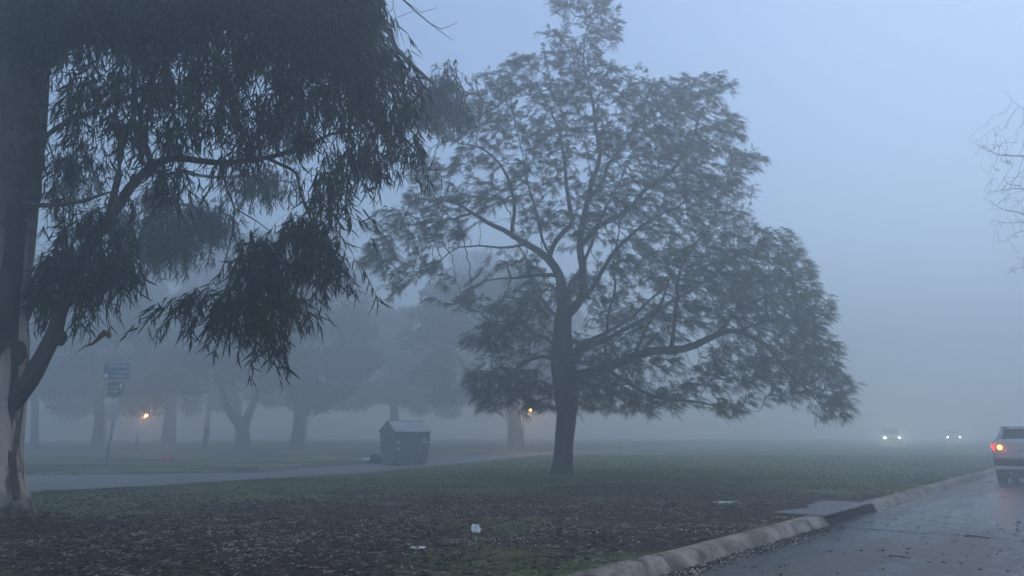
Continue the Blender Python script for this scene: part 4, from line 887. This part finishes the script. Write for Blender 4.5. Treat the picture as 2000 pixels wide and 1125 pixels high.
# ------------------------------------------------------------------ cars
def loft(name, secs, m, parent, smooth=True, caps=True, bevel=0, sub=0):
    """secs: list of (y, [(x, z)...]) cross-sections of equal length, closed"""
    k = len(secs[0][1]); V = [(x, y, z) for y, pr in secs for x, z in pr]
    Fs = [(i * k + j, (i + 1) * k + j, (i + 1) * k + (j + 1) % k, i * k + (j + 1) % k) for i in range(len(secs) - 1) for j in range(k)]
    if caps: Fs += [tuple(range(k)), tuple((len(secs) - 1) * k + j for j in range(k))[::-1]]
    o = poly(name, V, Fs, m, parent, smooth)
    if sub: q = o.modifiers.new('sub', 'SUBSURF'); q.levels = q.render_levels = sub
    return o
def make_car(loc, yaw, label, paint, mode, group=None):
    t = empty('car', (0, 0, 0), label, 'car', group)
    def sec(y, hw, zb, zs, zt, tw):    # half outline mirrored: bottom, flank, shoulder, top
        h = [(.0, zb), (hw * .75, zb), (hw * .93, zb + .06), (hw * .985, zb + .22), (hw, zb + (zs - zb) * .55), (hw * .985, zs - .05), (hw * .94, zs), (tw, zt), (0, zt + .02)]
        return (y, h + [(-x, z) for x, z in h[::-1][1:-1]])
    # y: 0 = rear bumper face, 4.5 = nose
    body = [sec(.00, .72, .60, .98, 1.02, .60), sec(.015, .82, .52, 1.08, 1.13, .68), sec(.07, .89, .44, 1.18, 1.24, .72), sec(.24, .925, .36, 1.20, 1.27, .74), sec(.8, .93, .32, 1.12, 1.18, .76),
            sec(1.6, .935, .30, 1.08, 1.13, .78), sec(2.8, .93, .30, 1.02, 1.06, .78), sec(3.3, .925, .30, .98, 1.03, .74), sec(3.9, .90, .30, .90, .96, .68), sec(4.3, .84, .33, .80, .86, .58), sec(4.46, .74, .38, .66, .70, .5), sec(4.5, .60, .45, .60, .63, .4)]
    loft('body', body, M[paint], t)
    # greenhouse as glass, with roof and pillars over it
    def cab(y, zb, wb, zt, wt): return (y, [(-wb, zb), (-wt, zt), (wt, zt), (wb, zb)])
    g = [cab(.16, 1.20, .66, 1.26, .64), cab(.42, 1.16, .72, 1.57, .56), cab(.75, 1.10, .80, 1.61, .60), cab(2.0, 1.05, .80, 1.62, .62), cab(2.55, .98, .80, 1.52, .62), cab(3.35, .96, .78, 1.00, .74)]
    loft('windows', g, M['glass'], t, smooth=False)
    def rf(y, w_, z): return (y, [(-w_, z - .045), (-w_ * .97, z + .0), (-w_ * .7, z + .035), (0, z + .048), (w_ * .7, z + .035), (w_ * .97, z), (w_, z - .045)])
    loft('roof', [rf(.30, .54, 1.575), rf(.44, .62, 1.60), rf(.9, .65, 1.625), rf(1.9, .65, 1.63), rf(2.5, .645, 1.565), rf(2.62, .62, 1.53)], M[paint], t)
    for sx in (-1, 1):
        for (ya, za, xa, yb, zb, xb, wd) in ((.20, 1.22, .735, .44, 1.57, .60, .085), (1.0, 1.03, .805, 1.05, 1.59, .635, .03), (2.02, 1.0, .805, 2.0, 1.60, .635, .04), (3.35, .97, .785, 2.5, 1.55, .64, .035)):
            m = MB(); m.tube([(sx * xa, ya, za), (sx * xb, yb, zb)], [wd, wd * .8], 6); m.build('pillar', M[paint], t, True)
        m = MB(); m.box(sx * .96 - .09, sx * .96 + .09, 2.72, 2.82, 1.0, 1.13); m.build('mirror', M[paint], t, bevel=.03)
        # wheels
        for y in (.88, 3.55):
            m = MB(); m.tube([(sx * .70, y, .34), (sx * .73, y, .34), (sx * .905, y, .34), (sx * .93, y, .34)], [.30, .34, .34, .30], 22); wl = m.build('wheel', M['black_rubber'], t, True)
            m = MB(); m.tube([(sx * .925, y, .34), (sx * .938, y, .34)], [.21, .19], 14); m.build('rim', M['galv'], wl)
    # rear face
    m = MB(); m.box(-.88, .88, -.04, .14, .51, .73); m.build('rear_bumper', M['trim'], t, bevel=.05)
    m = MB(); m.box(-.85, .85, -.055, .12, .405, .505); m.build('bumper_bar', M[paint], t, bevel=.035)
    m = MB(); m.box(-.76, .76, .0, .3, .17, .40); m.build('underbody', M['trim'], t, bevel=.03)
    m = MB(); m.box(-.26, .26, -.022, .03, .80, .91); m.build('number_plate', M['plate'], t, bevel=.004)
    m = MB(); m.box(-.40, .40, -.02, .05, .925, .955); m.build('trim_strip', M['chrome'], t, bevel=.008)
    m = MB(); m.box(-.70, .70, .30, .40, 1.60, 1.63); m.build('spoiler', M[paint], t, bevel=.012)
    for sx in (-1, 1):
        V = []
        for y in (.0, .20):
            o_ = 0 if y == 0 else .06
            V += [(sx * (.58), y - .0, .96), (sx * (.84 + o_), y + .03, .93), (sx * (.87 + o_), y + .05, 1.08), (sx * (.80 + o_), y + .04, 1.13), (sx * .62, y + .02, 1.10)]
        Fs = [(0, 1, 2, 3, 4), (9, 8, 7, 6, 5)] + [(i, (i + 1) % 5, 5 + (i + 1) % 5, 5 + i) for i in range(5)]
        tl = poly('tail_light', V, Fs, M['tail_on' if mode == 'tail' else 'tail_off'], t, bevel=.012)
        if mode == 'tail':
            m = MB(); m.tube([(sx * .70, .02, 1.03), (sx * .70, -.025, 1.03)], [.065, .05], 12); m.build('bulb', M['tail_hot'], tl)
            l = bpy.data.lights.new('tail_glow', 'POINT'); l.energy = .5; l.color = (1, .10, .04); l.shadow_soft_size = .05
            lo = bpy.data.objects.new('tail_glow', l); link(lo, t); lo.location = (sx * .72, -.20, 1.03)
        # exhaust pipes and fog lamps low down
        m = MB(); m.tube([(sx * .50, -.02, .32), (sx * .50, .2, .32)], [.035, .035], 10); m.build('exhaust', M['chrome'], t)
        V = [(sx * .46, 4.475, .60), (sx * .80, 4.36, .62), (sx * .82, 4.30, .76), (sx * .50, 4.44, .70), (sx * .46, 4.35, .60), (sx * .78, 4.2, .62), (sx * .80, 4.2, .76), (sx * .50, 4.3, .70)]
        hl = poly('headlight', V, [(0, 1, 2, 3), (7, 6, 5, 4), (0, 4, 5, 1), (1, 5, 6, 2), (2, 6, 7, 3), (3, 7, 4, 0)], M['glass'], t)
        if mode == 'head':
            m = MB(); m.tube([(sx * .66, 4.40, .67), (sx * .66, 4.50, .67)], [.075, .085], 14); m.build('bulb', M['head_on'], hl)
            l = bpy.data.lights.new('beam', 'SPOT'); l.energy = 300; l.color = (1, .95, .85); l.spot_size = R(70); l.spot_blend = .8; l.shadow_soft_size = .08
            lo = bpy.data.objects.new('beam', l); link(lo, t); lo.location = (sx * .66, 4.62, .66); lo.rotation_euler = (R(86), 0, 0)
    m = MB(); m.box(-.42, .42, 4.40, 4.50, .42, .58); m.build('grille', M['trim'], t, bevel=.02)
    t.location = tuple(map(float, loc)); t.rotation_euler = (0, 0, yaw)
    return t
cl = G(1953, 946, 0); HEAD = -math.atan2(KDIR[0], KDIR[1])
ax = np.array([math.cos(HEAD), math.sin(HEAD), 0]); cpos = cl + ax * .80; cpos[2] = float(H(cpos[1]))
make_car(cpos, HEAD, 'silver car seen from behind, red tail light lit, at the right edge', 'paint_silver', 'tail')
def oncoming(px_, py_, D, label, paint):
    c = P(px_, py_, D); yaw = math.atan2(-c[0], -c[1]) * -1
    yaw = math.pi - math.atan2(c[0], c[1]) + R(4)
    make_car((c[0], c[1], float(H(D)) + LAWN + .01), yaw, label, paint, 'head', 'oncoming cars in the fog')
oncoming(1735, 846, 80, 'nearer oncoming car, only its two bright headlights clear in the fog', 'paint_silver')
oncoming(1856, 842, 98, 'farther oncoming car with fainter headlights, to the right of the brighter pair', 'paint_silver')

# ------------------------------------------------------------------ ground cover
def scatter(n, y0, y1, x0, x1):
    """uniform points on the lawn within the view wedge"""
    y = y0 + (y1 - y0) * rng.random(n); x = x0 + (x1 - x0) * rng.random(n)
    k = (x < kerb_x(y) - KW / KDIR[1] - .03) & (abs(x) < y * .74 + .6) & (x > 0 * x - 60)
    ns = np.interp(y, NEAR[:, 1], NEAR[:, 0]); k &= x > ns + .05
    k &= ~((x > kp(D0, 0, 0)[0] - 1.3) & (y > kp(D0, 0, 0)[1] - .1) & (y < kp(D1, 0, 0)[1] + .9) & (x > kerb_x(y) - 1.55))
    return x[k], y[k]
def grass():
    q = Q()
    for n, y0, y1, x0, x1, h, wd in ((260000, 5.5, 12, -9, 6, .038, .0045), (220000, 12, 22, -16, 14, .05, .010), (110000, 22, 44, -12, 32, .06, .022)):
        x, y = scatter(n, y0, y1, x0, x1); g = green(x, y); k = rng.random(len(x)) < np.clip((g - .38) * 1.3, 0.01, 1) * (.35 + .65 * vnoise(x, y, 3)); x, y = x[k], y[k]; m = len(x)
        b = np.column_stack([x, y, Z(x, y)]); d = np.column_stack([rng.normal(size=(m, 2)) * .5, np.ones(m)]); s = norm(np.column_stack([rng.normal(size=(m, 2)), np.zeros(m)]))
        hh = h * rng.uniform(.5, 1.4, m); w_ = wd * rng.uniform(.7, 1.3, m)
        mid = b + d * (hh * .55)[:, None]; tip = b + d * hh[:, None] + s[:, [1, 0, 2]] * (hh * .35)[:, None]
        V = np.stack([b - s * w_[:, None] / 2, b + s * w_[:, None] / 2, mid + s * w_[:, None] * .4, tip], 1)
        q.add(V.reshape(-1, 3), np.arange(4 * m).reshape(-1, 4))
    tag(q.build('grass', M['grass']), 'short sparse grass growing through the lawn', 'grass', kind='stuff')
grass()
def litter(name, mt, n, y0, y1, L0, L1, wd, label, sel=None, flat=.12):
    x, y = scatter(n, y0, y1, -14, 9); g = green(x, y)
    k = rng.random(len(x)) < np.clip(1.25 - g * 1.0, .25, 1) * np.clip(1.3 - (y - 7) / 12, .15, 1) * np.clip(vnoise(x + 7, y, 1.3) * 1.5 - .05, .05, 1) * np.clip(vnoise(x, y + 5, 3.7) * 1.6, .2, 1); x, y = x[k], y[k]; m = len(x)
    b = np.column_stack([x, y, Z(x, y) + rng.uniform(.006, .03, m)]); a = rng.uniform(0, 2 * math.pi, m)
    d = np.column_stack([np.cos(a), np.sin(a), rng.normal(size=m) * flat]); q = Q()
    blades(q, b, d, rng.uniform(L0, L1, m), rng.uniform(.7, 1.2, m) * wd, rng.uniform(.05, .3, m), .0)
    tag(q.build(name, mt), label, 'leaf litter', kind='stuff'); return m
print('litter', litter('dark_leaf_litter', M['litter_dark'], 90000, 5.5, 20, .05, .13, .022, 'dark rotting leaves matted over the bare ground'),
      litter('leaf_litter', M['litter'], 90000, 5.5, 22, .03, .13, .011, 'curled pale brown sickle leaves strewn over the mulch', flat=.16))
print('strips', litter('bark_litter', M['twig'], 3800, 5.5, 17, .16, .42, .016, 'long pale strips of fallen bark and thin twigs on the mulch', flat=.06))
def bits(q, x, y, z, s):
    """small pale blossom caps: squashed octahedra with quad faces doubled"""
    n = len(x); c = np.column_stack([x, y, z]); a = rng.uniform(0, 6.28, n)
    ring = np.stack([c + np.column_stack([np.cos(a + k * math.pi / 2), np.sin(a + k * math.pi / 2), rng.uniform(-.2, .2, n)]) * s[:, None] for k in range(4)], 1)
    top = c + np.column_stack([0 * x, 0 * x, s * .8])
    V = np.concatenate([ring, top[:, None]], 1); b = (np.arange(n) * 5)[:, None, None]
    # two quads over the top
    q.add(V.reshape(-1, 3), (b + np.array([[0, 1, 2, 4], [4, 2, 3, 0]])[None]).reshape(-1, 4))
def blossoms():
    q = Q(); x, y = scatter(42000, 5.5, 19, -13, 9); g = green(x, y)
    cl_ = vnoise(x, y, 1.1) * vnoise(x + 3, y + 5, 3.2)
    rt = np.clip((x + 9 + (y - 8) * .3) / 6, .35, 1)
    k = rng.random(len(x)) < np.clip((cl_ - .16) * 2.2, 0, 1) * rt * np.clip(1.25 - (y - 6) / 11, .05, 1) * 1.5; x, y = x[k], y[k]
    bits(q, x, y, Z(x, y) + rng.uniform(.008, .022, len(x)), rng.uniform(.007, .014, len(x)))
    # drift along the gutter
    s = rng.uniform(-3, D0 - .3, 1500); u = -np.abs(rng.normal(size=1500)) * .13 - .01; w_ = vnoise(s, s * 0, 1.7) * .8; k = rng.random(1500) < w_; s, u = s[k], u[k]
    p_ = S0[None] + KDIR[None] * s[:, None] + KN[None] * u[:, None]
    bits(q, p_[:, 0], p_[:, 1], H(p_[:, 1]) + .012, rng.uniform(.006, .015, len(s)))
    tag(q.build('fallen_blossoms', M['bloom']), 'small pale fallen blossoms dotted over the mulch and along the gutter', 'blossoms', kind='stuff')
    # leaf crumbs in the gutter
    q = Q(); n = 2600; s = rng.uniform(-4, D0, n); u = -np.abs(rng.normal(size=n)) * .11; p_ = S0[None] + KDIR[None] * s[:, None] + KN[None] * u[:, None]
    a = rng.uniform(0, 6.28, n); d = np.column_stack([np.cos(a), np.sin(a), rng.normal(size=n) * .15])
    blades(q, np.column_stack([p_[:, 0], p_[:, 1], H(p_[:, 1]) + .012]), d, rng.uniform(.02, .07, n), rng.uniform(.01, .02, n), rng.uniform(.05, .3, n))
    tag(q.build('gutter_debris', M['litter_dark']), 'brown leaf crumbs gathered along the foot of the kerb', 'leaf litter', kind='stuff')
    # leaves on the road
    q = Q(); n = 560; y = rng.uniform(6, 14, n); x = kerb_x(y) + .1 + rng.random(n) ** 1.2 * 7; k = (np.abs(x) < y * .75) & (rng.random(n) < .25 + vnoise(x, y, .9)); x, y = x[k], y[k]; n = len(x)
    a = rng.uniform(0, 6.28, n); d = np.column_stack([np.cos(a), np.sin(a), np.abs(rng.normal(size=n)) * .05])
    blades(q, np.column_stack([x, y, H(y) + .008]), d, rng.uniform(.03, .08, n), rng.uniform(.012, .024, n), rng.uniform(.05, .3, n))
    tag(q.build('road_leaves', M['litter_dark']), 'dark wet leaves scattered over the near road', 'leaf litter', kind='stuff')
blossoms()
def twig(a, b, r, label, m='twig'):
    pa, pb = np.array(a), np.array(b); mid = (pa + pb) / 2 + [0, .03, .008]; q = MB(); q.tube([pa, (pa + mid) / 2 + [0, .012, .006], mid, (pb + mid) / 2 - [0, .015, 0], pb], [r, r * .9, r * .8, r * .7, r * .3], 6)
    f = mid + (pb - pa) * .15 + [.03, .07, .01]; q.tube([mid, f], [r * .6, r * .3], 5)
    tag(q.build('twig', M[m], None, True), label, 'twig')
up = np.array([0, 0, .018])
twig(G(1885, 1050, 0) + up, G(1926, 1053, 0) + up, .016, 'dark twig lying on the road joint', 'bark_dark')
twig(G(1735, 1090, 0) + up, G(1782, 1094, 0) + up, .011, 'small forked twig on the near road', 'bark_dark')
twig(GR(925, 1002) + up, GR(955, 1004) + up, .014, 'pale stick on the mulch above the paper scrap')
twig(GR(768, 997) + up, GR(798, 999) + up, .012, 'pale stick on the mulch near the green band')
twig(GR(962, 1085) + up, GR(978, 1075) + up, .010, 'short pale stick right of the plastic scrap')

# ------------------------------------------------------------------ fog
def haze():
    b = MB(); b.box(-150, 190, -34, 178, -1.0, 25); o = b.build('haze', bpy.data.materials.new('haze'))
    m = o.data.materials[0]; m.use_nodes = True; t = m.node_tree; t.nodes.clear()
    out = t.nodes.new('ShaderNodeOutputMaterial'); v = t.nodes.new('ShaderNodeVolumePrincipled')
    v.inputs['Color'].default_value = (.92, .985, 1, 1); v.inputs['Density'].default_value = HAZE_D; v.inputs['Anisotropy'].default_value = .55
    t.links.new(v.outputs[0], out.inputs['Volume']); tag(o, 'pale blue fog filling the whole scene', 'fog', kind='stuff')
haze()
